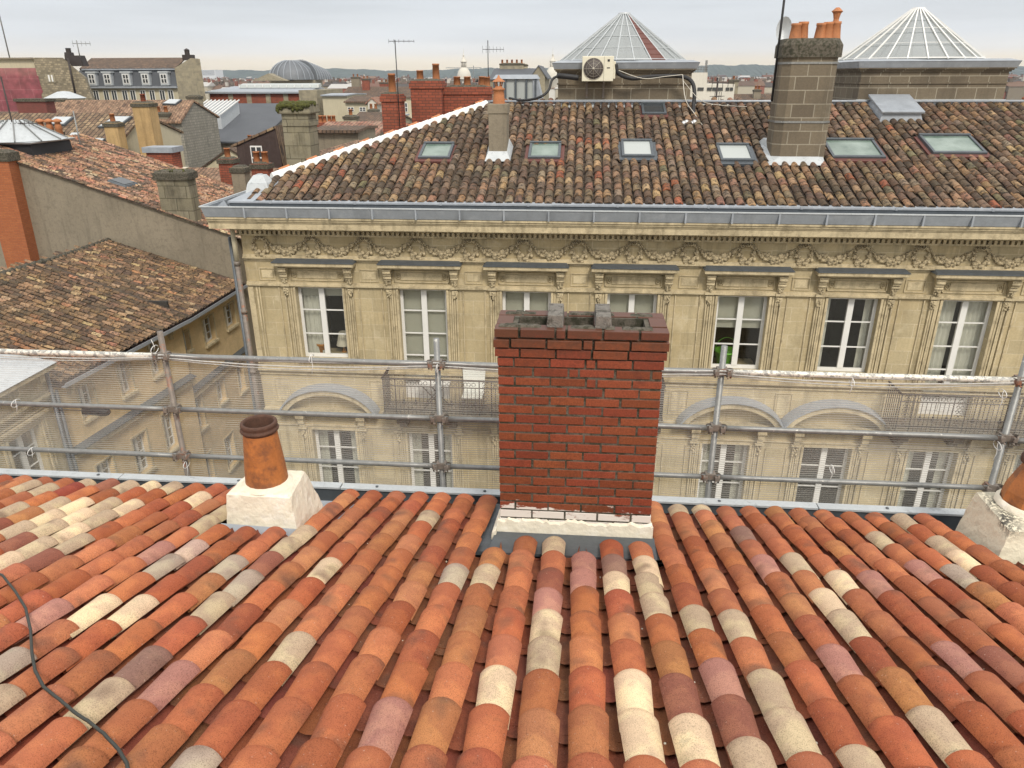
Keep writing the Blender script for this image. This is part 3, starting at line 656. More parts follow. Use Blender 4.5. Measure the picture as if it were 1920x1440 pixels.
m.hexa([(-1.86, 4.2, -3.0), (-1.72, 4.2, -3.0), (-1.72, 5.16, -3.28), (-1.86, 5.16, -3.28)], [(-1.86, 4.2, -2.985), (-1.72, 4.2, -2.985), (-1.72, 5.16, -3.25), (-1.86, 5.16, -3.25)])
m.hexa([(-1.725, 4.25, -3.02), (-1.715, 4.25, -3.02), (-1.715, 5.0, -3.24), (-1.725, 5.0, -3.24)], [(-1.725, 4.25, -2.95), (-1.715, 4.25, -2.95), (-1.715, 5.0, -3.17), (-1.725, 5.0, -3.17)])
m.hexa([(-2.5, 4.8, -3.2), (-1.72, 4.8, -3.2), (-1.72, 5.16, -3.29), (-2.5, 5.16, -3.29)], [(-2.5, 4.8, -3.14), (-1.72, 4.8, -3.14), (-1.72, 5.16, -3.25), (-2.5, 5.16, -3.25)])
m.build('flashing', 'zinc', p1)
zt = -2.80
p2 = plinth([(2.87, 4.40, -3.03), (3.48, 4.40, -3.03), (3.5, 5.06, -3.22), (2.93, 5.06, -3.22)], [(2.93, 4.44, zt), (3.44, 4.44, zt), (3.46, 4.99, zt-.02), (2.97, 4.99, zt-.02)], 'plaster_l', 'cream plinth blackened by lichen along its top edge, under a flared clay pot')
pcx, pcy = 3.225, 4.78
m = MB(); m.lathe(pcx, pcy, [(.19, zt+.01), (.175, zt+.12), (.14, zt+.22), (.105, zt+.31), (.10, zt+.33)], 8); m.build('chimney_pot', 'pot', p2)
m = MB(); m.lathe(pcx, pcy, [(.112, zt+.33), (.125, zt+.34), (.125, zt+.38), (.10, zt+.39), (.085, zt+.40), (.075, zt+.5)], 24)
m.lathe(pcx, pcy, [(.07, zt+.47), (.12, zt+.50), (.13, zt+.55), (.09, zt+.60), (.03, zt+.62)], 24, True); m.build('pot_rim', 'soot', p2)
m = MB(); m.lathe(pcx, pcy, [(.215, zt+.005), (.21, zt+.03), (.185, zt+.045)], 16); m.build('mortar_collar', 'plaster', p2)
m = MB(); m.hexa([(2.70, 4.45, -3.07), (2.89, 4.45, -3.07), (2.89, 5.2, -3.29), (2.70, 5.2, -3.29)], [(2.70, 4.45, -3.05), (2.89, 4.45, -3.05), (2.89, 5.2, -3.27), (2.70, 5.2, -3.27)])
m.hexa([(2.79, 4.42, -3.05), (2.80, 4.42, -3.05), (2.80, 5.15, -3.27), (2.79, 5.15, -3.27)], [(2.77, 4.42, -2.98), (2.785, 4.42, -2.98), (2.785, 5.15, -3.2), (2.77, 5.15, -3.2)])
m.build('flashing', 'zinc', p2)

m = MB()                                            # crumbs of mortar and grit in the channels
for i in range(170):
    k = rnd.randrange(-26, 22); x = .10+.19*k+.095+rnd.uniform(-.03, .03); y = rnd.uniform(1.2, 5.0); q = Vector((x, y, deckz(y)+.018)); m.blob(q, rnd.uniform(.002, .007), 1, 5, 2)
tag(m.build('mortar_crumbs', 'plaster', roof_a), None, None, kind='stuff')
# ---- cable lying over the tiles
def onroof(px, py, h=.012):
    d = ray(px, py); n = Vector((0, math.tan(SA), 1)); return d*((-1.59+h)/d.dot(n))
pts = [onroof(*q) for q in [(-40, 1062), (4, 1078), (28, 1108), (48, 1140), (57, 1180), (60, 1225), (66, 1258), (82, 1288), (112, 1312), (140, 1336), (165, 1352), (195, 1376), (222, 1405), (238, 1432), (244, 1465)]]
cv = []
for i in range(len(pts)-1):
    for k in range(4): cv.append(pts[i].lerp(pts[i+1], k/4)+Vector((0, 0, rnd.uniform(-.002, .002))))
o = MB().tube(cv, .0065, 8).build('electric_cable', 'cable_g'); tag(o, 'dark grey-green cable trailing over the left of the new tiled roof', 'cable')

# ---- scaffolding along the eave
scf = thing('scaffolding', 'galvanised tube scaffolding with pale debris netting along the eave of the new roof', 'scaffolding', (0, 5.65, GZ))
SY = 5.65; PX = [-5.84, -3.48, -1.12, 1.19, 3.47, 5.8]
mats = ['galv', 'galv_r', 'galv', 'galv', 'galv', 'galv']
for x, mt in zip(PX, mats):
    o = MB().tube([(x, SY, -7.5), (x, SY, -1.97)], .0245, 14).build('standard', mt, scf)
    mb = MB()
    for k in range(5): mb.box(x-.004, x+.004, SY-.0262, SY-.0240, -2.03-k*.1, -2.02-k*.1)
for zi, (zr, sag) in enumerate(((-2.18, .01), (-2.675, .0), (-3.135, .005))):
    for i in range(5):
        a, b_ = PX[i]+.03, PX[i+1]-.03; mt = 'galv_p' if (zi == 0 and i in (0, 3)) else 'galv'
        pp = [(a+(b_-a)*k/8, SY-.03, zr-.02*(i > 3)+rnd.uniform(-.0015, .0015)) for k in range(9)]
        MB().tube(pp, .0225 if zi else .024, 12).build('guard_rail', mt, scf)
for x in PX:
    for zr in (-2.18, -2.675, -3.135):
        mb = MB(); mb.box(x-.042, x+.042, SY-.045, SY+.03, zr-.026, zr+.026)
        for s in (-1, 1):
            mb.lathe(x+s*.052, SY-.03, [(.032, zr-.026), (.034, zr), (.032, zr+.026)], 10)
            mb.tube([(x+s*.06, SY-.07, zr+.035), (x+s*.06, SY-.07, zr-.035)], .008, 6); mb.tube([(x+s*.035, SY-.09, zr-.03), (x+s*.035, SY-.02, zr-.03)], .007, 6)
            mb.box(x+s*.046-.014, x+s*.046+.014, SY-.08, SY-.055, zr-.018, zr+.018)
        mb.build('coupler', 'galv_r', scf)
mb = MB(); nx, nz = 120, 16; vs = []              # netting, gently bellied between its ties
for i in range(nx+1):
    x = -6+12*i/nx
    for j in range(nz+1):
        t = j/nz; vs.append((x, SY+.045+.035*math.sin(x*2.7+t*3)*t+.02*math.sin(x*9+t*5)*t, -2.17-3.2*t-.03*abs(math.sin((x+3.48)/2.31*math.pi))*(1-t)))
mb.add(vs, [(i*(nz+1)+j, (i+1)*(nz+1)+j, (i+1)*(nz+1)+j+1, i*(nz+1)+j+1) for i in range(nx) for j in range(nz)], True)
mb.build('debris_netting', 'net', scf)
mb = MB()                                         # rolled selvedge of the net and its draw cords
for r, dy, dz, sg in ((.008, -.045, .014, .02), (.006, -.05, -.010, .035), (.005, -.04, -.024, .05)):
    for i in range(5):
        a, b_ = PX[i], PX[i+1]
        mb.tube([(a+(b_-a)*k/14, SY+dy, -2.18+dz-sg*math.sin(math.pi*k/14)*(1.2 if i % 2 else .8)+rnd.uniform(-.002, .002)) for k in range(15)], r, 6)
mb.build('netting_cord', 'cord', scf)
mb = MB()
for px, py, l in ((584, 672, 30), (1597, 716, 22), (1880, 738, 30), (1560, 880, 24), (30, 756, 18), (820, 690, 26), (290, 655, -20), (60, 846, 14), (1870, 835, 30), (350, 870, 26)):
    p = P(px, py, SY-.06); mb.tube([p+Vector((.004, 0, .03)), p, p+Vector((.006, -.01, -.0022*l)), p+Vector((-.008, -.01, -.0045*l))], .0028, 5)
    mb.tube([p+Vector((0, .06*math.cos(a*.6), .032*math.sin(a*.6))) for a in range(11)], .003, 5)
mb.build('cable_tie', 'white', scf)

# ================================================================= the stone mansion across the street
FY = 17.0; FX0, FX1 = -7.98, 13.0
mans = thing('stone_mansion', 'long limestone mansion with a garland frieze and mossy tile roof across the street', 'mansion', (2, 20, GZ))
FB = frame(0, FY, 1, 0)                             # u = X, d = out towards the street
WC = [-6.205, -3.66, -1.155, 1.34, 3.885, 6.37, 8.89, 11.41]   # window axes
WT, WW = -4.69, .585
tall = {1, 2, 3, 6, 7}
holes = []; LT, LB = -8.53, -10.95
for i, c in enumerate(WC): holes.append((c-WW, c+WW, -7.60 if i in tall else -6.56, WT)); holes.append((c-WW, c+WW, LB, LT))
mb = MB(FB); wall_grid(mb, FX0, FX1, -12.2, -2.75, holes, .42); mb.box(FX0, FX1, -.42, 0, GZ, -12.2)
wall = mb.build('wall', 'stone', mans)
MB().box(FX0, FX0+.4, FY+.42, 29, GZ, -2.75).build('side_wall', 'stone', mans)
mb = MB(); mb.box(FX0+.4, FX1, 29, 29.4, GZ, -2.75); mb.box(FX1, FX1+.4, FY, 29.4, GZ, -2.75); mb.build('rear_wall', 'stone_g', mans)
mb = MB()                                           # rooms behind the windows
for zf in (-7.62, -12.0): mb.box(FX0+.4, FX1, FY+.42, 22, zf-.2, zf)
mb.box(FX0+.4, FX1, FY+.42, 22, -4.4, -4.3)
mb.box(FX0+.4, FX1, 21.5, 21.6, -12, -4.4)
for c in WC[:-1]: mb.box(c+1.2, c+1.3, FY+.42, 21.5, -12, -4.4)
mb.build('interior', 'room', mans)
# mouldings that run the whole length
mb = MB(FB); FXE = FX1
for z0, z1, d in ((-3.96, -3.90, .05), (-3.99, -3.96, .09), (-4.62, -4.57, .045), (-4.66, -4.62, .07), (-6.80, -6.72, .07), (-6.86, -6.80, .11), (-6.99, -6.95, .04),
                  (-8.02, -7.93, .10), (-8.1, -8.02, .06), (-8.42, -8.38, .04), (-12.1, -11.8, .15)):
    mb.box(FX0, FXE, 0.001, d, z0, z1)
# frieze ground and architrave fascias
mb.box(FX0, FXE, .001, .02, -4.06, -3.99)
mb.build('string_course', 'stone_trim', mans)
# main cornice, returning along the side street
def cornice(profile, name, mat, parent):           # profile: (d0,d1,z0,z1)
    m = MB()
    for d, z0, z1 in profile:
        l_ = min(d, .45+d*.05); m.box(FX0-l_, FXE, FY-d, FY+.1, z0, z1); m.box(FX0-l_, FX0+.1, FY+.1, 26, z0, z1)
    return m.build(name, mat, parent)
cor = cornice([(.10, -3.44, -3.40), (.05, -3.40, -3.30), (.16, -3.30, -3.25), (.22, -3.25, -3.205), (.55, -3.20, -3.06), (.57, -3.055, -3.02), (.60, -3.015, -2.97), (.63, -2.965, -2.925)], 'cornice', 'stone_trim', mans)
mb = MB(FB); x = FX0+.03
while x < FXE: mb.box(x, x+.062, .05, .125, -3.395, -3.31); x += .118
mb.build('dentil_band', 'stone_trim', cor)
# zinc eave: sloping apron in sheets, raised lip, box gutter behind
zg = MB(); x = -8.46
xs = [-8.46]+[-8.46+.98*k for k in range(1, 24)]
for i, a in enumerate(xs[:-1]):
    b_ = xs[i+1]-.012
    zg.hexa([(a, 16.36, -2.915), (b_, 16.36, -2.915), (b_, 16.5, -2.915), (a, 16.5, -2.915)], [(a-(.04 if i == 0 else 0), 16.29, -2.70), (b_, 16.29, -2.70), (b_, 16.36, -2.69), (a, 16.36, -2.69)])
    zg.box(b_-.015, b_+.022, 16.272, 16.37, -2.912, -2.694)
for i in range(9):
    a, b_ = 16.37+i*.98, 16.37+i*.98+.968
    zg.hexa([(-8.46, a, -2.915), (-8.45, a, -2.915), (-8.30, b_, -2.915), (-8.46, b_, -2.915)], [(-8.53, a, -2.70), (-8.43, a, -2.69), (-8.43, b_, -2.69), (-8.53, b_, -2.70)])
zinc = zg.build('gutter', 'zinc', mans)
mb = MB(); mb.box(-8.53, 13, 16.275, 16.315, -2.69, -2.665); mb.box(-8.53, -8.49, 16.315, 25, -2.69, -2.665); mb.build('gutter_lip', 'zinc_l', zinc)
mb = MB(); mb.box(-8.38, 13, 16.37, 16.62, -2.86, -2.84); mb.box(-7.95, 13, 16.61, 16.63, -2.84, -2.64); mb.box(-8.38, -7.95, 16.62, 25, -2.86, -2.84); mb.box(-7.96, -7.94, 16.63, 19, -2.84, -2.62)
mb.build('gutter_bed', 'lead', zinc)
mb = MB(); mb.box(-7.97, 13, 16.585, 16.62, -2.635, -2.60); mb.hexa([(-7.97, 16.62, -2.635), (13, 16.62, -2.635), (13, 16.86, -2.62), (-7.97, 16.86, -2.62)], [(-7.97, 16.62, -2.61), (13, 16.62, -2.61), (13, 16.86, -2.59), (-7.97, 16.86, -2.59)])
x = -7
while x < 13: mb.box(x, x+.05, 16.575, 16.64, -2.64, -2.59); x += 1.96
mb.build('eave_strip', 'zinc', zinc)
mb = MB(); mb.hexa([(-8.0, 16.62, -2.66), (-7.4, 16.62, -2.66), (-7.1, 18.2, -2.3), (-8.0, 19, -2.66)], [(-8.0, 16.62, -2.60), (-7.4, 16.62, -2.60), (-7.1, 18.2, -2.2), (-8.0, 19, -2.5)]); mb.build('corner_sheet', 'zinc', zinc)
mb = MB(); mb.frus(-7.55, 17.55, -2.55, -2.30, .30, .30, .24, .24); mb.frus(-7.55, 17.55, -2.30, -2.12, .24, .24, .12, .12); mb.lathe(-7.55, 17.55, [(.07, -2.12), (.07, -2.10)], 12, True); mb.build('vent_hood', 'zinc_l', mans, bevel=.01)

# garlands: wreath under each rosette, swag between them
def leafy(pts, rad, mb, dens=1.0):
    for i, p in enumerate(pts):
        t = i/(len(pts)-1); r = rad(t)
        for k in range(4):
            q = p+Vector((rnd.uniform(-r, r)*.8, 0, rnd.uniform(-r, r)*.8)); mb.blob((q.x, q.y-rnd.uniform(0, .03), q.z), r*rnd.uniform(.45, .72), 1.0, 7, 4)
rr0 = -7.53; pitch_g = 1.262
gy = FY-.02
def make_wreath(x):
    mb = MB(); pts = [Vector((x+.165*math.sin(a), gy, -3.66-.22*math.cos(a))) for a in np.linspace(-2.25, 2.25, 18)]
    leafy(pts, lambda t: .026+.062*math.sin(math.pi*t)**1.5, mb)
    for s in (-1, 1): mb.tube([(x+s*.05, gy-.02, -3.50), (x+s*.10, gy-.04, -3.53), (x+s*.15, gy-.02, -3.60)], [.03, .035, .02], 6)
    g = mb.build('wreath', 'carved', mans)
    mb = MB(); ring = [(x+.06*math.cos(a), gy-.05, -3.475+.06*math.sin(a)) for a in np.linspace(0, 2*math.pi, 13)]; mb.tube(ring, .016, 6, False); mb.blob((x, gy-.04, -3.475), .035); mb.box(x-.085, x+.085, gy-.02, gy+.02, -3.50, -3.42)
    mb.build('rosette', 'carved', g); return g
def make_swag(x0, x1):
    mb = MB(); n = 22; pts = []
    for i in range(n+1):
        t = i/n; pts.append(Vector((x0+.08+(x1-x0-.16)*t, gy, -3.46-.36*(1-(2*t-1)**2))))
    leafy(pts, lambda t: .022+.068*math.sin(math.pi*t)**1.6, mb)
    return mb.build('garland', 'carved', mans)
w0 = make_wreath(rr0)
s0 = make_swag(rr0+.02, rr0+pitch_g-.02)
for k in range(1, 15): copy_part(w0, pitch_g*k)
for k in range(1, 15): copy_part(s0, pitch_g*k)
# window surrounds
def surround(c):
    h = MB(FB); h.box(c-.98, c+.98, .001, .30, -4.115, -4.045); h.box(c-.95, c+.95, .001, .24, -4.15, -4.115); h.box(c-.9, c+.9, .001, .16, -4.18, -4.15)
    hd = h.build('window_hood', 'stone_trim', mans)
    z = MB(FB); z.hexa([(c-1.0, .02, -4.04), (c+1.0, .02, -4.04), (c+1.0, .32, -4.04), (c-1.0, .32, -4.04)], [(c-.92, .02, -3.955), (c+.92, .02, -3.955), (c+.98, .32, -4.015), (c-.98, .32, -4.015)]); z.build('hood_capping', 'lead', hd)
    for s in (-1, 1):
        b = MB(FB); x = c+s*.80
        b.box(x-.10, x+.10, .001, .21, -4.215, -4.18); b.box(x-.085, x+.085, .001, .17, -4.34, -4.215); b.box(x-.075, x+.075, .001, .12, -4.47, -4.34); b.box(x-.065, x+.065, .001, .08, -4.56, -4.47)
        for r, z in ((.045, -4.26), (.035, -4.40)): b.tube([(x-.09, .17-(z < -4.3)*.05, z), (x+.09, .17-(z < -4.3)*.05, z)], r, 8)
        for k in range(5): b.blob((x+rnd.uniform(-.04, .04), .11, -4.44-.03*k), .028)
        b.box(x-.10, x+.10, .0475, .10, -4.66, -4.60); b.box(x-.07, x+.07, .001, .07, -4.80, -4.70); b.box(x-.045, x+.045, .001, .05, -4.9, -4.80)
        for k in range(6): b.blob((x+rnd.uniform(-.045, .045), .07, -4.72-.03*k), .026)
        b.build('bracket', 'stone_trim', hd)
    p = MB(FB); zt_, zb_ = -4.235, -4.525
    for u0, u1, za, zb in ((c-.66, c+.66, zt_-.02, zt_), (c-.66, c+.66, zb_, zb_+.02), (c-.66, c-.64, zb_, zt_), (c+.64, c+.66, zb_, zt_)): p.box(u0, u1, .001, .03, za, zb)
    p.box(c-.5, c+.5, .001, .022, -4.465, -4.29)
    for s in (-1, 1):
        p.tube([(c+s*(.56+.045*math.cos(a)), .025, -4.38+.06*math.sin(a)) for a in np.linspace(0, 6.28, 10)], .01, 5, False); p.blob((c+s*.56, .02, -4.38), .02)
    p.build('carved_panel', 'stone_trim', hd)
def jambs(c, zt, zb, name='window_surround'):
    j = MB(FB)
    for s in (-1, 1):
        for a, b_, d in ((.585, .64, .035), (.66, .70, .02), (.715, .75, .045), (.765, .80, .025), (.825, .86, .05)): j.box(c+s*a, c+s*b_, .001, d, zb, zt)
    j.box(c-.585, c+.585, .001, .03, zt-.0, zt+.045)
    return j.build(name, 'stone_trim', mans)
for i, c in enumerate(WC):
    surround(c); jambs(c, WT+.0, -6.72 if i not in tall else -7.6)
    if i not in tall: MB(FB).box(c-.66, c+.66, -.15, .10, -6.60, -6.55).build('window_sill', 'stone_trim', mans)
mb = MB(FB)                                         # small raised panels between the windows, and pilaster edges
for i in range(-1, len(WC)-1):
    a = (WC[i]+1.0 if i >= 0 else FX0+.30); b_ = WC[i+1]-1.0
    for (z0, z1) in ((-4.53, -4.23), (-7.75, -7.1), (-11.4, -11.0)):
        mb = MB(FB)
        for q in ((a+.04, b_-.04, z0, z0+.018), (a+.04, b_-.04, z1-.018, z1), (a+.04, a+.058, z0+.018, z1-.018), (b_-.058, b_-.04, z0+.018, z1-.018)): mb.box(q[0], q[1], .001, .022, q[2], q[3])
        mb.box(a+.10, b_-.10, .001, .012, z0+.06, z1-.06); mb.build('wall_panel', 'stone_trim', mans)
    for x in (a-.02, b_+.0):
        for q0, q1 in ((-6.7, -4.7), (-11, -8.6)): mb = MB(FB); mb.box(x, x+.025, .001, .03, q0, q1); mb.build('pilaster_edge', 'stone_trim', mans)
mb = MB(FB); mb.box(FX0, FX0+.14, .001, .03, -6.7, -4.7); mb.box(FX0+.2, FX0+.24, .001, .02, -6.7, -4.7); mb.box(FX0, FX0+.14, .001, .03, -11, -8.5)
mb.build('corner_pilaster', 'stone_trim', mans)
# windows, upper floor
spec = {0: dict(blind=.15, curtain=[(.03, .40)]), 1: dict(blind=.96), 2: dict(blind=.6), 3: dict(blind=.6), 4: dict(blind=.46), 5: dict(curtain=[(.0, .16), (.82, 1.0)]), 6: dict(curtain=[(.0, .40), (.50, 1.0)]), 7: dict(blind=.5)}
for i, c in enumerate(WC):
    t_ = i in tall
    ww = window(FB, c-WW, c+WW, -7.60 if t_ else -6.55, WT, mans, rows=5 if t_ else 3, rec=.16, fw=.07, **spec[i])
    if t_: MB(FB).box(c-WW+.07, c+WW-.07, -.20, -.165, -7.50, -7.15).build('lower_panel', 'white', ww)
for i, c in enumerate(WC):
    window(FB, c-WW, c+WW, LB, LT, mans, rows=4, rec=.18, fw=.075, curtain=[(.03, .25), (.78, .97)] if i != 5 else [(.0, .1)])
    jambs(c, LT, LB)
# lower floor heads: segmental pediments (1st, 5th, 6th bays) and console brackets
for c in (WC[0], WC[4], WC[5]):
    def arc_pts(rx, rz, zc, n=22, a=1.0): return [(c+rx*math.sin(t), zc+rz*math.cos(t)) for t in np.linspace(-1.25*a, 1.25*a, n)]
    ped = MB(FB); oz = MB(FB); outer = arc_pts(1.30, .95, -8.21); inner = arc_pts(1.16, .80, -8.21); top2 = arc_pts(1.36, 1.0, -8.21)
    for (A, B_, d, m_) in ((outer, inner, .34, ped), (top2, outer, .40, oz)):
        vs = []; fs = []
        for (x1_, z1_), (x2_, z2_) in zip(A, B_): vs += [(x1_, .001, z1_), (x1_, d, z1_-(.03 if m_ is oz else 0)), (x2_, d, z2_), (x2_, .001, z2_)]
        for k in range(len(A)-1):
            for j in range(4): fs.append((4*k+j, 4*k+(j+1) % 4, 4*k+4+(j+1) % 4, 4*k+4+j))
        fs += [(0, 3, 2, 1), tuple(range(len(vs)-4, len(vs)))]
        m_.add(vs, fs)
    ped.box(c-1.28, c+1.28, .001, .28, -8.0, -7.90)
    pd = ped.build('arched_pediment', 'stone_trim', mans); oz.build('zinc_capping', 'zinc', pd)
for c in WC:
    for s in (-1, 1):
        mb = MB(FB); x = c+s*.80; mb.box(x-.11, x+.11, .001, .24, -8.14, -8.02-.001); mb.box(x-.08, x+.08, .001, .18, -8.30, -8.14); mb.box(x-.07, x+.07, .001, .11, -8.42, -8.30); mb.box(x-.11, x+.11, .001, .12, -8.49, -8.44)
        for k in range(8): mb.blob((x+rnd.uniform(-.05, .05), .06, -8.55-.03*k), .035)
        mb.build('console', 'stone_trim', mans)
# balconies
def balcony(x0, x1):
    sl = MB(FB); sl.box(x0, x1, .001, .80, -7.76, -7.64); sl.box(x0+.06, x1-.06, .001, .72, -7.84, -7.76); sl.box(x0+.1, x1-.1, .001, .6, -7.90, -7.84)
    b = sl.build('balcony', 'stone_d', mans)
    c = MB(FB); x = x0+.4
    while x < x1: c.box(x-.12, x+.12, .001, .55, -8.04, -7.90); c.box(x-.10, x+.10, .001, .35, -8.2, -8.04); x += 1.26
    c.build('balcony_corbel', 'stone_d', b)
    r = MB(FB); D = .76; zt, zb = -6.70, -7.60
    r.box(x0+.02, x1-.02, D-.025, D+.025, zt-.03, zt)
    for z in (-6.90, -7.52): r.box(x0+.04, x1-.04, D-.01, D+.01, z-.012, z+.012)
    for xx in (x0+.04, x1-.04):
        r.box(xx-.02, xx+.02, .0, D, zt-.03, zt)
        for k in range(7): r.tube([(xx, .08+.1*k, zb-.04), (xx, .08+.1*k, zt-.03)], .010, 5)
    x = x0+.06; k = 0
    while x < x1-.05:
        ph = k % 12
        if ph == 0 or ph == 3:
            r.tube([(x, D, zb-.04), (x, D, zt-.03)], .014, 6)
        if 0 < ph < 3 and ph == 1:
            for zz in np.arange(-7.45, -6.75, .11):
                for s in (-1, 1): r.tube([(x+.05+s*.045+.035*math.cos(a)*s, D, zz+.04*math.sin(a)) for a in np.linspace(0, 5.2, 9)], .008, 4, False)
        if ph > 3:
            r.tube([(x, D, zb-.04), (x, D, -6.90)], .008, 5)
            if ph in (5, 8, 11): r.blob((x, D, -7.34), .05, .4); r.blob((x, D, -7.27), .03, .4)
            if ph % 2 == 0: 
                for s in (-1, 1): r.tube([(x+s*.06+.045*math.cos(a)*s, D, -6.815+.05*math.sin(a)) for a in np.linspace(-1, 4.6, 9)], .008, 4, False)
        x += .098; k += 1
    r.build('railing', 'iron', b); return b
balcony(-4.64, 2.20); balcony(7.46, 12.9)
# downpipe at the corner
mb = MB(); mb.tube([(-8.10, 16.86, -3.25), (-8.10, 16.86, -4.05)], .055, 12); mb.build('downpipe_top', 'cream', mans)
mb = MB(); mb.tube([(-8.10, 16.86, -4.05), (-8.10, 16.86, -12)], .06, 12)
for z in (-4.1, -5.3, -6.9, -8.6, -10.2): mb.tube([(-8.10, 16.86, z-.05), (-8.10, 16.86, z+.05)], .078, 12)
mb.build('downpipe', 'galv_r', mans)
MB().tube([(-8.25, 16.98, -3.5), (-8.25, 16.98, -14)], .045, 10).build('downpipe', 'lead', mans)

# ---- old tiled roof: hip on the left, ridge at Y 22.7
SB = R(18.0); CBs, SBs = math.cos(SB), math.sin(SB); EY, EZ = 16.80, -2.66
OB = Vector((0, EY, EZ)); UB = (1, 0, 0); SBv = (0, CBs, SBs); RV = (22.72-EY)/CBs
def zb(Y): return EZ+(Y-EY)*math.tan(SB)
PAL_OLD = [(6, (.15, .10, .068)), (6, (.21, .155, .105)), (3, (.10, .072, .05)), (4, (.30, .195, .115)), (1.6, (.40, .29, .17)), (.5, (.34, .12, .06)), (.6, (.17, .155, .09)), (1.4, (.30, .17, .12)), (1.5, (.25, .20, .145))]
PAL_OLD = [(w_, (.95*c_[0], .86*c_[1], .78*c_[2])) for w_, c_ in PAL_OLD]
LN = [(-.67, 3.08, 22.62), (7.55, 11.4, 22.62)]
wins = [(-4.02, -3.22, 18.98, 19.86, 'sky_glass'), (-1.27, -.47, 19.02, 19.92, 'sky_glass'), (1.04, 1.83, 19.14, 20.08, 'glassw'), (3.40, 4.20, 18.94, 19.86, 'glassw'), (6.06, 7.30, 19.14, 20.18, 'sky_glass'), (8.48, 9.72, 19.40, 20.46, 'sky_glass'), (1.68, 2.34, 21.80, 22.55, 'sky_dark')]
def clipB(u, v):
    Y = EY+v*CBs
    if u < -7.55 or u < -8.55+(Y-16.9)+.06: return False
    for a, b_, y0, y1, g in wins:
        if a-.06 < u < b_+.06 and y0-.16 < Y < y1+.02: return False
    if 7.8 < u < 9.0 and 21.5 < Y: return False
    if -2.3 < u < -1.76 and 19.0 < Y < 19.9: return False
    if 4.6 < u < 5.8 and 19.0 < Y < 20.1: return False
    return True
roof_b = roof_tiles('roof', OB+Vector((-8.1, 0, 0)), UB, SBv, 21.1, RV-.02, PAL_OLD, mans, lambda u, v: clipB(u-8.1, v), .222, .325, .100, .086, 7, 'mossy brown and ochre canal tiles darkened by lichen', rot=.035, inner=True, jit=.016)
corrugated('under_tiles', OB+Vector((-8.1, 0, 0)), UB, SBv, 0, 21.1, lambda u: ((0, min(RV, max(0, (u-8.1+8.55+.2)/CBs))) if u-8.1 > -7.5 else (0, 0)), roof_b, .222, depth=.045)
mb = MB(); z_ = -.06
mb.add([(-7.9, 16.8, EZ+z_), (13, 16.8, EZ+z_), (13, 22.72, zb(22.72)+z_), (-2.7, 22.72, zb(22.72)+z_), (-7.9, 17.5, zb(17.5)+z_)], [(0, 1, 2, 3, 4)])
mb.add([(-8.0, 17.4, zb(17.4)+z_), (-2.7, 22.72, zb(22.72)+z_), (-8.0, 29, -2.66)], [(0, 1, 2)])
mb.add([(-2.7, 22.72, zb(22.72)+z_), (13, 22.72, zb(22.72)+z_), (13, 29.2, -2.8), (-8, 29.2, -2.8)], [(0, 1, 2, 3)])
mb.build('roof_boarding', 'wood', roof_b)
# whitewashed hip tiles
mb = MB(); n = 26; rb = MB()
hx0, hy0, hx1, hy1 = -7.45, 18.0, -2.75, 22.62
for i in range(n):
    t0, t1 = i/n, (i+1.12)/n
    a = Vector((hx0+(hx1-hx0)*t0, hy0+(hy1-hy0)*t0, zb(hy0+(hy1-hy0)*t0)+.085+rnd.uniform(0, .012))); b_ = Vector((hx0+(hx1-hx0)*t1, hy0+(hy1-hy0)*t1, zb(hy0+(hy1-hy0)*t1)+.105+rnd.uniform(0, .012)))
    s = Vector((.7, -.7, 0))*.135; u_ = Vector((0, 0, .05)); vs = []
    for p in (a, b_):
        for q, h in ((-1, -.07), (-.6, .01), (0, .05), (.6, .01), (1, -.09)): vs.append(p+s*q+Vector((0, 0, h)))
    mb.add(vs, [(j, j+1, j+6, j+5) for j in range(4)]+[(0, 4, 3, 2, 1)], False)
    if i % 3 == 1: rb.add([v+Vector((-.12, .12, .012)) for v in vs], [(j, j+1, j+6, j+5) for j in range(4)], False)
mb.build('hip_cap', 'lime', roof_b); rb.build('hip_tile', 'pot2', roof_b)
# zinc ridge strip
mb = MB(); mb.box(-2.75, 13, 22.66, 22.86, zb(22.7)+.02, zb(22.7)+.12); mb.tube([(-2.6, 22.64, zb(22.7)+.10), (13, 22.64, zb(22.7)+.10)], .035, 8); mb.build('ridge_strip', 'zinc', roof_b)
def onB(x, Y, h): return Vector((x, Y-h*SBs, zb(Y)+h*CBs))
def rbox(m, x0, x1, y0, y1, h0, h1):
    m.hexa([onB(x0, y0, h0), onB(x1, y0, h0), onB(x1, y1, h0), onB(x0, y1, h0)], [onB(x0, y0, h1), onB(x1, y0, h1), onB(x1, y1, h1), onB(x0, y1, h1)])
m_, t_, b_ = newmat('frosted_pane'); b_.inputs['Base Color'].default_value = (.42, .45, .44, 1); b_.inputs['Roughness'].default_value = .35; M['glassw'] = m_
m_, t_, b_ = newmat('dark_pane'); b_.inputs['Base Color'].default_value = (.05, .055, .06, 1); b_.inputs['Roughness'].default_value = .15; M['sky_dark'] = m_
m_, t_, b_ = newmat('green_pane'); c_ = mixc(t_, ramp(t_, noise(t_, objco(t_), 1.5, 3), [(.35, 0), (.65, 1)]), (.115, .165, .135), (.24, .30, .265)); t_.links.new(c_, b_.inputs['Base Color']); b_.inputs['Roughness'].default_value = .1; M['sky_glass'] = m_
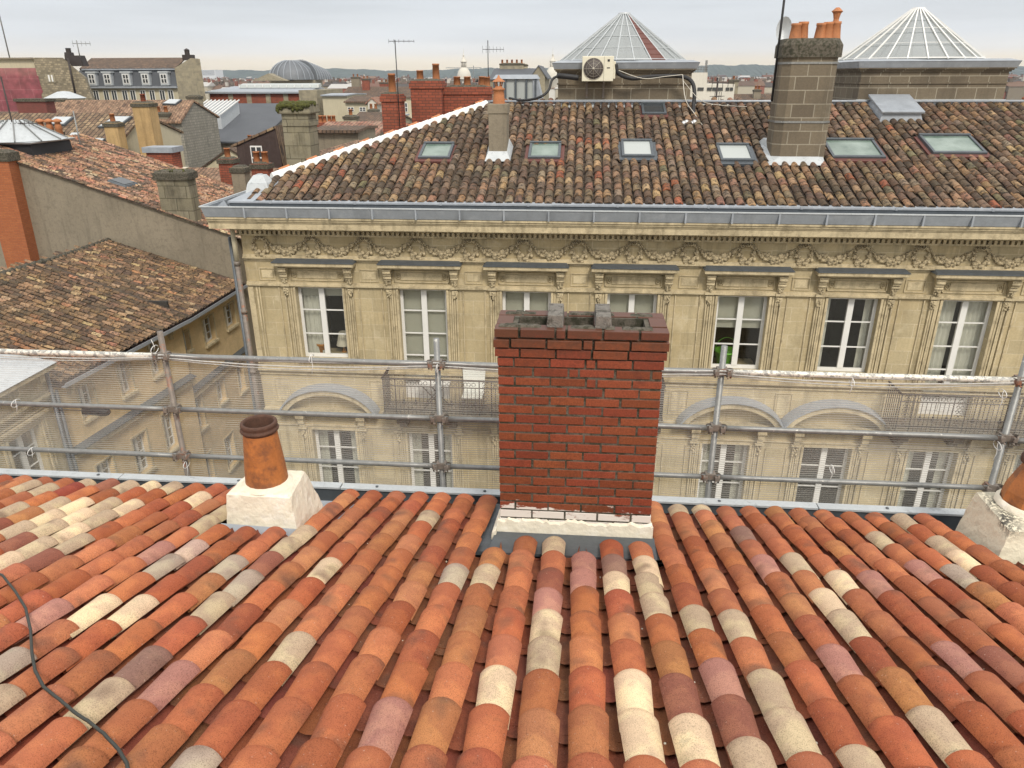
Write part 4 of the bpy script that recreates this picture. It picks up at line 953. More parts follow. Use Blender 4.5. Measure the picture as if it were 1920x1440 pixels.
for (a, b2, y0, y1, g) in wins:
    f = MB(); h = .13; fwid = .065
    rbox(f, a, b2, y0, y0+fwid*1.3, 0, h); rbox(f, a, b2, y1-fwid, y1, 0, h+.02); rbox(f, a, a+fwid, y0+fwid*1.3, y1-fwid, 0, h); rbox(f, b2-fwid, b2, y0+fwid*1.3, y1-fwid, 0, h)
    fr = f.build('roof_window', 'lead', mans, bevel=.006)
    p = MB(); rbox(p, a+fwid, b2-fwid, y0+.08, y1-fwid, .07, .10); p.build('pane', g, fr)
    p = MB(); rbox(p, a-.06, b2+.06, y0-.14, y0, .02, .08); rbox(p, a-.09, a, y0, y1, .0, .06); rbox(p, b2, b2+.09, y0, y1, .0, .06); p.build('apron', 'maroon' if g != 'glassw' else 'lead', fr)
m = MB()                                            # zinc roof hatch
m.hexa([onB(7.86, 21.5, 0), onB(8.98, 21.5, 0), onB(8.98, 22.75, 0), onB(7.86, 22.75, 0)], [onB(7.95, 21.6, .22), onB(8.9, 21.6, .22), onB(8.9, 22.7, .16), onB(7.95, 22.7, .16)])
ht = m.build('roof_hatch', 'zinc', mans); m = MB(); rbox(m, 7.88, 8.97, 21.52, 22.75, .225, .28); m.build('hatch_lid', 'zinc', ht, bevel=.01)
# rendered chimney with capped pot
m = MB(); m.box(-2.25, -1.80, 19.1, 19.72, -2.1, -.82); m.box(-2.27, -1.78, 19.08, 19.74, -.82, -.60)
c1 = m.build('chimney', 'render', mans, bevel=.01); lab(c1, 'slim grey rendered chimney with a capped orange pot near the hip')
m = MB(); m.hexa([(-2.34, 18.92, zb(18.92)+.05), (-1.70, 18.92, zb(18.92)+.05), (-1.70, 19.8, zb(19.8)+.05), (-2.34, 19.8, zb(19.8)+.05)], [(-2.26, 19.09, -1.70), (-1.79, 19.09, -1.70), (-1.79, 19.74, -1.45), (-2.26, 19.74, -1.45)]); m.build('flashing', 'zinc_l', c1)
m = MB(); m.lathe(-2.02, 19.4, [(.15, -.60), (.135, -.40), (.13, -.30), (.15, -.29), (.15, -.25), (.10, -.24), (.085, -.20)], 18); 
for k in range(6): a = k*math.pi/3; m.tube([(-2.02+.07*math.cos(a), 19.4+.07*math.sin(a), -.22), (-2.02+.10*math.cos(a), 19.4+.10*math.sin(a), -.10)], .016, 5)
m.lathe(-2.02, 19.4, [(.16, -.10), (.13, -.07), (.04, -.01), (.015, .05)], 12, True); m.build('chimney_pot', 'pot2', c1)
# big ashlar chimney with chamfered corners
m = MB()
def octo(x0, x1, y0, y1, c, z): return [(x0+c, y0, z), (x1-c, y0, z), (x1, y0+c, z), (x1, y1-c, z), (x1-c, y1, z), (x0+c, y1, z), (x0, y1-c, z), (x0, y0+c, z)]
def stack(m, lv):
    vs = []; 
    for l in lv: vs += octo(*l)
    k = len(lv); m.add(vs, [(8*j+i, 8*j+(i+1) % 8, 8*j+8+(i+1) % 8, 8*j+8+i) for j in range(k-1) for i in range(8)]+[tuple(range(8*k-8, 8*k))])
stack(m, [(4.62, 5.88, 19.0, 19.95, .17, -2.2), (4.62, 5.86, 19.0, 19.95, .17, .40)])
c2 = m.build('chimney', 'stone_d', mans); lab(c2, 'broad dark ashlar chimney with chamfered corners and five clay pots')
m = MB(); stack(m, [(4.57, 5.92, 18.95, 20.0, .18, .40), (4.57, 5.92, 18.95, 20.0, .18, .66), (4.64, 5.84, 19.02, 19.93, .17, .80)]); m.build('chimney_cap', 'mortar', c2)
m = MB()
for z in (.26, -1.02): stack(m, [(4.605, 5.885, 18.985, 19.96, .17, z), (4.605, 5.885, 18.985, 19.96, .17, z+.045)])
m.build('iron_strap', 'galv', c2)
m = MB(); m.hexa([(4.50, 18.78, zb(18.78)+.06), (5.82, 18.78, zb(18.78)+.06), (6.0, 20.1, zb(20.1)+.06), (4.5, 20.1, zb(20.1)+.06)], [(4.78, 18.99, -1.78), (5.70, 18.99, -1.78), (5.90, 19.97, -1.42), (4.58, 19.97, -1.42)]); m.build('flashing', 'zinc_l', c2)
m = MB()
for px_, h in ((4.86, 1.12), (5.06, 1.16), (5.42, 1.12), (5.58, 1.14), (5.74, 1.15)):
    for yy in ((19.3,) if px_ != 5.06 else (19.45,)): m.lathe(px_, yy, [(.15, .74), (.13, .85), (.105, h-.06), (.115, h-.05), (.115, h), (.09, h)], 14)
m.lathe(5.74, 19.35, [(.07, 1.14), (.06, 1.2), (.09, 1.32), (.13, 1.36), (.04, 1.44)], 8, True); m.build('chimney_pot', 'pot2', c2)
# glazed lanterns
def lantern(x0, x1, y0, y1, lbl, strip, hgt, blocks, plain_strip=False):
    cx, cy, rx = (x0+x1)/2, (y0+y1)/2, (x1-x0)/2-.02; 
    m = MB(); m.box(x0, x1, y0, y0+.3, -.9, .10); m.box(x0, x1, y1-.3, y1, -.9, .10); m.box(x0, x0+.3, y0+.3, y1-.3, -.9, .10); m.box(x1-.3, x1, y0+.3, y1-.3, -.9, .10)
    L = m.build('roof_lantern', blocks, mans); lab(L, lbl)
    m = MB(); 
    for d, z0, z1 in ((.03, -.20, -.16), (.04, .10, .14), (.08, .14, .18), (.12, .18, .205)): m.box(x0-d, x1+d, y0-d, y1+d, z0, z1)
    m.build('lantern_cornice', 'stone_d', L)
    m = MB(); m.frus(cx, cy, .21, .37, (x1-x0)/2+.12, (y1-y0)/2+.12, (x1-x0)/2+.18, (y1-y0)/2+.18); m.frus(cx, cy, .37, .43, (x1-x0)/2+.19, (y1-y0)/2+.19, rx+.02, rx*.96)
    m.build('zinc_capping', 'zinc', L)
    m = MB(); m.box(x0-.04, x1+.06, y0-.05, y0, -.78, -.60); m.hexa([(x0-.1, y0-.25, -.84), (x1+.1, y0-.25, -.84), (x1+.1, y0, -.8), (x0-.1, y0, -.8)], [(x0-.1, y0-.25, -.80), (x1+.1, y0-.25, -.80), (x1+.06, y0-.04, -.70), (x0-.04, y0-.04, -.70)]); m.build('flashing', 'zinc_l', L)
    n = 24; zb_, zt_ = .46, hgt; rt_ = .13; ryk = ((y1-y0)/2)/rx
    def pt(i, t, r=0): a = 2*math.pi*(i+.5)/n; q = (rx*(1-t)+rt_*t)+r; return Vector((cx+q*math.cos(a), cy+q*ryk*math.sin(a), zb_+(zt_-zb_)*t))
    g = MB(); st = MB()
    for i in range(n):
        f = (pt(i, 0), pt(i+1, 0), pt(i+1, 1), pt(i, 1))
        if strip and i in strip:
            for k in range(9):
                t0, t1 = k/9, (k+1.04)/9; q = [pt(i, t0, .04), pt(i+1, t0, .04), pt(i+1, min(1, t1), .015), pt(i, min(1, t1), .015)]
                st.add(q+[v-Vector((0, 0, .03)) for v in q], [(0, 1, 2, 3), (4, 5, 1, 0), (7, 6, 5, 4), (5, 6, 2, 1), (4, 0, 3, 7)])
        else:
            for k in range(4):
                q = [pt(i, k/4, .012), pt(i+1, k/4, .012), pt(i+1, (k+1)/4, -.004), pt(i, (k+1)/4, -.004)]; g.add(q, [(0, 1, 2, 3)])
    g.build('glazing', 'lant_glass', L)
    if st.v: st.build('covered_strip', 'maroon', L)
    b = MB()
    for i in range(n): b.tube([pt(i, -.02, .03), pt(i, 1, .03)], .017 if strip else .024, 4)
    for t in ((.25, .5, .75) if strip else (.3, .6)): b.tube([pt(i, t, .01) for i in range(n+1)], .008, 4, False)
    b.tube([pt(i, 0, .02) for i in range(n+1)], .02, 4, False); b.lathe(cx, cy, [(rt_+.05, hgt-.01), (rt_+.05, hgt+.03), (.05, hgt+.04)], 12, True)
    b.build('glazing_bar', 'zinc_l' if strip else 'white', L)
    m = MB(); m.lathe(cx, cy, [(rx*.9, -.5), (rx*.9, .42)], 24, False, 1, ryk); m.lathe(cx, cy, [(.01, -.5), (rx*.9, -.5)], 24, False, 1, ryk); m.build('shaft', 'render', L)
    return L
lantern(-.67, 3.06, 22.78, 26.4, 'stone lantern with a ribbed glass cone, one strip boarded in maroon, behind the air conditioner', (19,), 1.72, 'stone_d')
lantern(7.65, 11.5, 22.78, 26.6, 'larger stone lantern with white glazing bars at the right end of the ridge', None, 1.78, 'stone_d')

# ---- things fixed to or standing on the mansion
ac = thing('air_conditioner', 'cream air conditioning unit with a round grille on the stone lantern wall', 'air conditioner', (.43, 22.4, -.12))
m = MB(); m.box(0.0, .86, 22.28, 22.62, -.11, .53); m.box(.86, .92, 22.36, 22.6, -.05, .40); bd = m.build('casing', 'ac', ac, bevel=.012)
m = MB(); m.tube([(.31, 22.285, .21), (.31, 22.268, .21)], .272, 32); m.build('grille', 'ac_grill', ac)
m = MB()
for k in range(4): a = k*math.pi/4; m.tube([(.31-.265*math.cos(a), 22.258, .21-.265*math.sin(a)), (.31+.265*math.cos(a), 22.258, .21+.265*math.sin(a))], .0055, 5)
for r_ in (.272, .2, .13): m.tube([(.31+r_*math.cos(a), 22.262, .21+r_*math.sin(a)) for a in np.linspace(0, 2*math.pi, 33)], .006 if r_ > .25 else .003, 5, False)
m.tube([(.31, 22.27, .21), (.31, 22.245, .21)], .035, 12); m.build('grille_bars', 'wire', ac)
m = MB(); m.box(.595, .60, 22.276, 22.28, -.10, .52); m.box(.68, .76, 22.272, 22.28, .22, .245); m.box(.69, .75, 22.272, 22.28, .39, .45); m.build('badge', 'black', ac)
m = MB()
for x in (.15, .62): m.box(x-.025, x+.025, 22.38, 22.78, -.15, -.11); m.box(x-.025, x+.025, 22.74, 22.78, -.56, -.12)
m.build('wall_bracket', 'galv_r', ac)
def cable(name, pts, r, mat, label, sm=5):
    P_ = [Vector(p) for p in pts]; out = []
    for i in range(len(P_)-1):
        p0, p1, p2, p3 = P_[max(i-1, 0)], P_[i], P_[i+1], P_[min(i+2, len(P_)-1)]
        for k in range(sm):
            t = k/sm; out.append(.5*((2*p1)+(p2-p0)*t+(2*p0-5*p1+4*p2-p3)*t*t+(3*p1-p0-3*p2+p3)*t**3))
    out.append(P_[-1]); o = MB().tube(out, r, 7).build(name, mat); return tag(o, label, 'cable')
cable('pipe_bundle', [P(1085, 146, 22.45), P(1060, 143, 22.45), P(1045, 142, 22.5)], .075, 'black', 'short thick black pipe bundle left of the air conditioner')
cable('pipe_bundle', [P(1045, 143, 22.4), P(1035, 150, 22.2), P(1028, 170, 22.0), P(1010, 183, 21.9), P(980, 188, 22.4), P(955, 184, 23)], .035, 'black', 'black pipe drooping from the lantern corner onto the ridge')
cable('pipe_bundle', [P(1155, 120, 22.4), P(1160, 138, 22.4), P(1185, 147, 22.42), P(1215, 144, 22.5), P(1260, 142, 22.5), P(1285, 145, 22.4), P(1298, 155, 22.3), P(1302, 175, 22.2), P(1300, 205, 22.0), P(1303, 238, 21.4), P(1285, 236, 21.3)], .055, 'black', 'long black pipe bundle arching from the air conditioner down to the tiles')
cable('roof_wire', [P(1160, 132, 22.3), P(1205, 147, 22.3), P(1250, 143, 22.4), P(1280, 140, 22.4)], .009, 'cable_w', 'thin pale wire sagging across the lantern wall')
cable('roof_wire', [P(1280, 140, 22.4), P(1285, 185, 21.9), P(1300, 210, 21.8), P(1330, 245, 21.0), P(1390, 255, 20.8), P(1410, 268, 20.6)], .010, 'cable_w', 'pale wire running from the lantern down over the old tiles')
cable('roof_wire', [P(1280, 150, 22.4), P(1310, 185, 22.0), P(1340, 196, 22.0), P(1400, 200, 22.3)], .008, 'cable_w', 'pale wire stretched along the ridge beside the lantern')
m = MB(); q = P(1290, 232, 21.3)
for k in range(5): m.blob((q.x-.12+.07*k, q.y, q.z+.03*math.sin(k*2)), .08, 1, 7, 4)
tag(m.build('foil_sleeve', 'silver'), 'crumpled silver foil around the pipe end on the tiles', 'insulation')
def antenna(name, base, h, r, yag, label, mat='iron', dx=1, el=.25):
    m = MB(); x, y, z = base; m.tube([(x, y, z), (x, y, z+h)], r, 7)
    root = thing(name, label, 'antenna', base); m.build('mast', mat, root)
    m = MB()
    for zz, ln, ne, ang in yag:
        a = Vector((x, y, z+zz)); d = Vector((math.cos(ang), math.sin(ang), 0)); n_ = Vector((-d.y, d.x, 0))
        m.tube([a-d*ln*.25, a+d*ln*.75], r*.6, 5)
        for k in range(ne):
            p = a+d*ln*(-.25+k/(ne-1)); s = el*(1-.4*k/ne); m.tube([p-n_*s*.5+Vector((0, 0, 0)), p+n_*s*.5], r*.35, 4); m.tube([p-Vector((0, 0, s*.5)), p+Vector((0, 0, s*.5))], r*.35, 4)
    m.build('aerial', mat, root); return root
b0 = P(1447, 190, 19.5); antenna('tv_antenna', b0, 3.25, .028, [(2.36, 1.0, 6, .1), (3.15, .7, 5, .1)], 'tall black aerial mast strapped beside the broad stone chimney', 'black', el=.22)
dish = MB(); q = P(1470, 56, 20.6)
dish.add([(q.x+.19*math.cos(a)*r_, q.y+.1*(1-r_*r_), q.z+.30*math.sin(a)*r_) for r_ in (0.01, .5, 1) for a in np.linspace(0, 2*math.pi, 17)[:-1]], [(16*j+i, 16*j+(i+1) % 16, 16*j+16+(i+1) % 16, 16*j+16+i) for j in range(2) for i in range(16)], True)
tag(dish.build('satellite_dish', 'zinc_l'), 'pale satellite dish half hidden behind the pots of the stone chimney', 'satellite dish')
# inside and outside the windows
pp = thing('potted_plant', 'dry plant in an orange pot behind the left window of the mansion', 'potted plant', (-6.42, FY+.42, -6.5))
MB().lathe(-6.42, FY+.42, [(.10, -6.52), (.135, -6.33), (.15, -6.32), (.15, -6.27), (.12, -6.27)], 16).build('pot', 'orange', pp)
m = MB()
for k in range(16): a = rnd.uniform(0, 6.28); m.tube([(-6.42, FY+.42, -6.3), (-6.42+.05*math.cos(a), FY+.42+.04*math.sin(a), -6.05), (-6.42+.12*math.cos(a), FY+.42+.06*math.sin(a), -5.85+rnd.uniform(-.1, .1))], .008, 4)
m.build('stems', 'leaf', pp)
MB().box(-6.7, -5.6, FY+.25, FY+.75, -6.56, -6.52).build('window_ledge', 'stone_trim', mans)
tl = thing('table_lamp', 'table lamp with a white conical shade behind the left window of the mansion', 'table lamp', (-5.88, FY+.5, -6.5))
MB().lathe(-5.88, FY+.5, [(.19, -6.33), (.10, -5.98)], 24).build('lamp_shade', 'lampshade', tl); MB().lathe(-5.88, FY+.5, [(.08, -6.52), (.05, -6.5), (.03, -6.4), (.02, -6.2)], 12).build('lamp_base', 'orange', tl)
gt = thing('plastic_tub', 'bright green tub standing in the window right of the brick stack', 'tub', (3.72, FY+.45, -6.55))
MB().lathe(3.72, FY+.45, [(.20, -6.55), (.27, -6.22), (.29, -6.21), (.29, -6.18), (.25, -6.19), (.19, -6.5)], 22).build('tub_shell', 'green', gt)
m = MB(); m.tube([(3.72+.27*math.cos(a), FY+.45, -6.2+.34*math.sin(a)) for a in np.linspace(0, math.pi, 12)], .010, 5); m.build('handle', 'green', gt)
MB().box(3.35, 4.45, FY+.25, FY+.9, -6.6, -6.56).build('window_ledge', 'stone_trim', mans)
tb = thing('folding_table', 'small folding table with crossed legs on the long balcony', 'table', (-3.4, 16.5, -7.63))
MB().box(-3.75, -3.0, 16.35, 16.8, -6.95, -6.925).build('table_top', 'white', tb)
m = MB()
for y in (16.38, 16.77): m.tube([(-3.7, y, -7.63), (-3.1, y, -6.95)], .016, 6); m.tube([(-3.05, y, -7.63), (-3.65, y, -6.95)], .016, 6)
m.build('leg', 'iron', tb)
fc = thing('garden_chair', 'pale fabric garden chair on the long balcony beside the brick stack', 'chair', (-2.4, 16.6, -7.63))
m = MB(); m.hexa([(-2.68, 16.75, -7.2), (-2.18, 16.75, -7.2), (-2.18, 16.78, -7.2), (-2.68, 16.78, -7.2)], [(-2.72, 16.86, -6.55), (-2.14, 16.86, -6.55), (-2.14, 16.89, -6.55), (-2.72, 16.89, -6.55)]); m.build('backrest', 'curtain', fc)
MB().box(-2.68, -2.18, 16.34, 16.76, -7.22, -7.19).build('seat', 'curtain', fc)
m = MB()
for x in (-2.67, -2.19):
    for y in (16.36, 16.76): m.tube([(x, y, -7.63), (x, y, -7.2)], .013, 6)
m.build('leg', 'iron', fc)

# ================================================================= the side street on the left
def onF(F, px, py):                              # where the sight line meets an upright wall plane: (u, z)
    Fi = F.inverted(); o = Fi @ Vector((0, 0, 0)); d = (Fi @ ray(px, py))-o; p = o+d*(-o.y/d.y); return p.x, p.z
FUV = lambda ox, oy, S, ax: (lambda co, n: ((co-Vector((ox, oy, 0))).dot(Vector(S)), co[ax]))
def street_house(name, label, x0, y0, x1, y1, ze, depth, wallmat, pal, wins, ledges, slope=17, roofmat=None, rlabel=None, overh=.35, seg=4, strip=True):
    """facade from (x0,y0) to (x1,y1) facing the street on its right; mono-pitch roof rising away from the street"""
    F = frame(x0, y0, x1-x0, y1-y0); Ln = math.hypot(x1-x0, y1-y0)
    root = thing(name, label, 'house', (x0, y0, GZ))
    hs = []
    for (a, b, c, d, e, f) in wins:               # top-left, top-right, bottom-left
        u0, za = onF(F, a, b); u1, zb = onF(F, c, d); _, z0 = onF(F, e, f); hs.append((max(.1, min(u0, u1)), min(Ln-.1, max(u0, u1, u0+.5)), z0, (za+zb)/2))
    hs = [(a, b, max(z0, z1-2.1), z1) for a, b, z0, z1 in hs if b-a > .2]
    m = MB(F); wall_grid(m, 0, Ln, -16.5, ze-.08, hs, .3); m.build('wall', wallmat, root)
    m = MB(F); m.box(0, Ln, -depth, -depth+.3, GZ, ze+depth*math.tan(R(slope))-.2); m.box(.2, .3, -depth+.3, -.3, -16.5, ze+depth*.1); m.box(.3, Ln-.3, -2.6, -2.5, -16.5, ze-.1); m.box(.3, Ln, -2.5, -.3, ze-.3, ze-.2)
    m.build('inner_wall', 'room', root)
    for a, b, z0, z1 in hs:
        window(F, a, b, z0, z1, root, rows=4 if z1-z0 > 1.3 else 3, rec=.16, fw=.05)
        s = MB(F); s.box(a-.10, b+.10, .001, .10, z0-.09, z0); s.build('window_sill', 'stone_trim', root)
        s = MB(F); s.box(a-.09, a-.02, .001, .025, z0, z1+.08); s.box(b+.02, b+.09, .001, .025, z0, z1+.08); s.box(a-.02, b+.02, .001, .025, z1+.02, z1+.08); s.build('window_surround', 'stone_trim', root)
    for z, h, d, mt in ledges:
        s = MB(F); s.box(0, Ln, .001, d*.7, z-h, z); s.build('string_course', 'stone_trim', root)
        s = MB(F); s.hexa([(0, .001, z), (Ln, .001, z), (Ln, d, z), (0, d, z)], [(0, .001, z+.12), (Ln, .001, z+.12), (Ln, d, z+.03), (0, d, z+.03)]); s.build('ledge_capping', mt, root)
    sl = R(slope); u_ = F.to_3x3() @ Vector((1, 0, 0)); o_ = F.to_3x3() @ Vector((0, 1, 0))
    O = Vector((x0, y0, ze-overh*math.tan(sl)))+o_*overh; S = -o_*math.cos(sl)+Vector((0, 0, math.sin(sl))); V = (depth+overh)/math.cos(sl)
    rt = roof_tiles('roof', O, u_, S, Ln, V, pal, root, None, .222, .33, .092, .078, seg, rlabel, rot=.03, jit=.014)
    corrugated('under_tiles', O, u_, S, 0, Ln, lambda u: (0, V), rt)
    m = MB(); a = O+Vector((0, 0, -.05)); b = a+u_*Ln; m.add([a, b, b+S*V, a+S*V], [(0, 1, 2, 3)]); c = a+S*V; m.add([c, b+S*V, b+S*V-o_*3-Vector((0, 0, 1)), c-o_*3-Vector((0, 0, 1))], [(0, 1, 2, 3)]); m.build('roof_boarding', 'wood', rt)
    cpm = MB(); k_ = 0
    while k_ < Ln/.34: p_ = O+u_*(k_*.34)+S*V; cpm.tube([p_+Vector((0, 0, .0)), p_+u_*.37+Vector((0, 0, .02))], [.10, .12], 8); k_ += 1
    cpm.build('ridge_cap', 'mortar', rt)
    gm = MB(F); gm.box(0, Ln, overh-.02, overh+.13, ze-overh*math.tan(sl)-.12, ze-overh*math.tan(sl)-.10); gm.box(0, Ln, overh+.11, overh+.13, ze-overh*math.tan(sl)-.10, ze-overh*math.tan(sl)+.0); gm.build('gutter', 'zinc', root)
    gm = MB(F); gm.box(0, Ln, .0, overh-.02, ze-.13-overh*.3, ze-.09-overh*.3); gm.build('soffit', 'wood' if strip else 'stone_trim', root)
    return root, F, Ln
PAL_D = [(7, (.19, .115, .065)), (6, (.27, .165, .09)), (4, (.12, .078, .05)), (3, (.36, .225, .125)), (1, (.38, .18, .10)), (1, (.46, .32, .18))]
PAL_C = [(6, (.42, .235, .145)), (5, (.33, .18, .11)), (4, (.20, .125, .085)), (3, (.50, .30, .19)), (2, (.12, .085, .06)), (2, (.46, .21, .13)), (1.5, (.5, .37, .24))]
d2, FD2, LD2 = street_house('side_street_house', 'yellow stone house at the far end of the side street, beside the mansion corner', -14.25, 24.2, -14.25, 29.4, -7.9, 5.3, 'stone_y', PAL_D,
    [(420, 576, 437, 567, 427, 617), (379, 601, 398, 591, 388, 647), (335, 629, 352, 620, 340, 667), (443, 686, 454, 680, 450, 738), (404, 714, 418, 708, 411, 760), (362, 748, 376, 741, 369, 813), (420, 822, 436, 813, 429, 882), (378, 860, 395, 850, 387, 911)], [(-10.85, .25, .22, 'lead')], rlabel='brown weathered canal tiles')
d1, FD1, LD1 = street_house('side_street_house', 'long yellow stone house in the middle of the side street with an orange-brown tiled roof', -14.62, 18.0, -14.05, 24.2, -7.78, 5.3, 'stone_y', PAL_D,
    [(277, 648, 294, 640, 289, 707), (219, 685, 239, 675, 232, 743), (145, 730, 170, 714, 159, 788), (303, 778, 324, 768, 317, 847), (247, 823, 272, 809, 262, 894), (180, 874, 209, 857, 195, 935)], [(-10.15, .18, .25, 'lead')], rlabel='orange and brown canal tiles in ragged rows')
m = MB(FD1)
for u in (.5, 3.0, 5.4): m.box(u, u+.12, .001, .22, -8.25, -7.98); m.box(u, u+.12, .001, .12, -8.45, -8.25)
m.build('eave_bracket', 'stone_trim', d1)
for F_, L_, r_ in ((FD1, .0, d1), (FD2, .05, d2)):
    m = MB(F_); m.tube([(L_, .12, -8.1), (L_, .12, -16.5)], .06, 10); m.build('downpipe', 'lead', r_)
m = MB(FD2); m.tube([(5.0, .12, -8.3), (5.0, .12, -16.5)], .06, 10); m.build('downpipe', 'lead', d2)
# near house with zinc roof edge and bracketed cornice
FE = frame(-14.62, 6.0, 0, 1); LE = 11.9
he = thing('corner_house', 'tall pale stone house with a zinc roof edge, nearest in the side street', 'house', (-14.6, 12, GZ))
hs = [(16.05-6, 17.2-6, -11.0, -8.78), (13.5-6, 14.65-6, -11.0, -8.78), (11-6, 12.1-6, -11, -8.78), (16.05-6, 17.2-6, -14.6, -12.3)]
m = MB(FE); wall_grid(m, 0, LE, -16.5, -7.4, hs, .35); m.build('wall', 'stone', he)
for h in hs:
    window(FE, *h, he, rows=4, rec=.2, fw=.09)
    s = MB(FE)
    for a, b in ((h[0]-.16, h[0]-.08), (h[0]-.26, h[0]-.2), (h[1]+.08, h[1]+.16), (h[1]+.2, h[1]+.26)): s.box(a, b, .001, .05, h[2], h[3]+.1)
    s.box(h[0]-.3, h[1]+.3, .001, .06, h[3]+.12, h[3]+.2); s.box(h[0]-.35, h[1]+.35, .001, .12, h[3]+.24, h[3]+.32); s.build('window_surround', 'stone_trim', he)
m = MB(FE)
for z0, z1, d in ((-8.22, -8.12, .10), (-8.12, -8.05, .16), (-8.42, -8.36, .05), (-7.42, -7.34, .3), (-7.34, -7.24, .42), (-11.5, -11.3, .12)): m.box(0, LE, .001, d, z0, z1)
m.build('cornice', 'stone_trim', he)
m = MB(FE); u = .3
while u < LE: m.box(u, u+.16, .001, .28, -7.62, -7.43); m.box(u, u+.16, .001, .15, -7.78, -7.62); u += .85
m.build('bracket', 'stone_trim', he)
m = MB(FE); m.hexa([(0, -1.0, -7.23), (LE, -1.0, -7.23), (LE, .44, -7.23), (0, .44, -7.23)], [(0, -1.0, -6.95), (LE, -1.0, -6.95), (LE, .46, -7.2), (0, .46, -7.2)]); m.build('zinc_roof_edge', 'zinc_l', he)
m = MB(FE); m.add([(0, -.98, -7.0), (LE, -.98, -7.0), (LE, -5.5, -5.9), (0, -5.5, -5.9)], [(0, 1, 2, 3)]); m.add([(0, -5.5, -5.9), (LE, -5.5, -5.9), (LE, -9, -7.2), (0, -9, -7.2)], [(0, 1, 2, 3)]); m.build('roof', 'roof_brown', he, uv=lambda co, n: (-co.x, co.y))
m = MB(FE); m.box(0, LE, -9, -8.7, GZ, -7.3); m.box(LE-.02, LE, -8.7, -.35, GZ, -6.9); m.box(0, LE-.3, -3, -2.9, -16, -7.4); m.build('party_wall', 'render', he)
m = MB(FE); m.tube([(LE-.12, .15, -7.5), (LE-.12, .15, -16.5)], .055, 10); m.build('downpipe', 'lead', he)
lp = P(180, 772, 17.9); lm = thing('street_lamp', 'long dark street lantern reaching out over the side street on a thin arm', 'street lamp', tuple(lp))
m = MB()
m.tube([lp+Vector((-.42, 0, 0)), lp+Vector((-.36, 0, .0)), lp+Vector((-.1, 0, .02)), lp+Vector((.2, 0, .015)), lp+Vector((.36, 0, 0)), lp+Vector((.42, 0, 0))], [.03, .11, .125, .125, .10, .03], 14); m.build('lamp_head', 'black', lm)
m = MB(); m.tube([Vector((-14.5, 17.9, lp.z+.03)), lp+Vector((-.4, 0, .02))], .015, 6); m.build('arm', 'iron', lm)

# ---- rendered gable house above the side street
XC0, XC1, YC0, YC1, ZC = -14.0, -24.2, 29.4, 36.4, -6.05
tC = .3333; zc = lambda x: ZC+(XC0-x)*tC
hc = thing('gable_house', 'grey rendered house with a pink-orange tiled roof above the side street', 'house', (-19, 33, GZ))
m = MB(); m.add([(XC0, YC0, GZ), (-26, YC0, GZ), (-26, YC0, zc(XC1)-.9), (XC1, YC0, zc(XC1)-.05), (XC0, YC0, ZC-.05), (XC0, YC0+.4, GZ), (-26, YC0+.4, GZ), (-26, YC0+.4, zc(XC1)-.9), (XC1, YC0+.4, zc(XC1)-.05), (XC0, YC0+.4, ZC-.05)],
      [(0, 4, 3, 2, 1), (5, 6, 7, 8, 9), (0, 5, 9, 4), (4, 9, 8, 3), (3, 8, 7, 2)]); m.build('gable_wall', 'render', hc)
MB().box(XC0-.4, XC0, YC0+.4, YC1, GZ, ZC-.1).build('street_wall', 'stone_y', hc)
MB().box(-26, XC0-.4, YC1-.4, YC1, GZ, -6.3).build('rear_wall', 'render', hc)
cs, sn = math.cos(math.atan(tC)), math.sin(math.atan(tC)); VC = (XC0-XC1)/cs
rc = roof_tiles('roof', (XC0+.3, YC0-.12, ZC-.1), (0, 1, 0), (-cs, 0, sn), YC1-YC0+.2, VC+.3, PAL_C, hc, None, .222, .33, .092, .078, 4, 'salmon, ochre and brown canal tiles', rot=.03, jit=.015)
corrugated('under_tiles', (XC0+.3, YC0-.12, ZC-.1), (0, 1, 0), (-cs, 0, sn), 0, YC1-YC0+.2, lambda u: (0, VC+.3), rc)
m = MB(); m.add([(XC0+.3, YC0, ZC-.16), (XC0+.3, YC1, ZC-.16), (XC1, YC1, zc(XC1)-.08), (XC1, YC0, zc(XC1)-.08)], [(0, 1, 2, 3)]); m.add([(XC1, YC0, zc(XC1)-.08), (XC1, YC1, zc(XC1)-.08), (-28, YC1, -4.2), (-28, YC0, -4.2)], [(0, 1, 2, 3)]); m.build('roof_boarding', 'wood', rc)
m = MB(); m.box(XC0+.3, XC0+.42, YC0-.1, YC1, ZC-.25, ZC-.12); m.build('gutter', 'lead', hc)
m = MB(); m.hexa([(-17.0, 29.36, -5.15), (-15.6, 29.36, -5.62), (-15.6, 29.9, -5.62), (-17.0, 29.9, -5.15)], [(-16.9, 29.2, -3.75), (-15.6, 29.2, -3.75), (-15.6, 29.9, -3.75), (-16.9, 29.9, -3.75)]); k = m.build('chimney', 'concrete', hc, bevel=.02); lab(k, 'mossy grey stone chimney standing on the sloping gable wall')
m = MB(); m.box(-16.98, -15.52, 29.12, 29.98, -3.75, -3.5); m.frus(-16.25, 29.55, -3.5, -3.40, .72, .42, .6, .3); m.build('chimney_cap', 'mortar', k)
m = MB()
for i in range(14): m.blob((-16.25+rnd.uniform(-.6, .6), 29.5+rnd.uniform(-.3, .3), -3.42), rnd.uniform(.03, .07))
m.build('moss_tufts', 'moss', k)
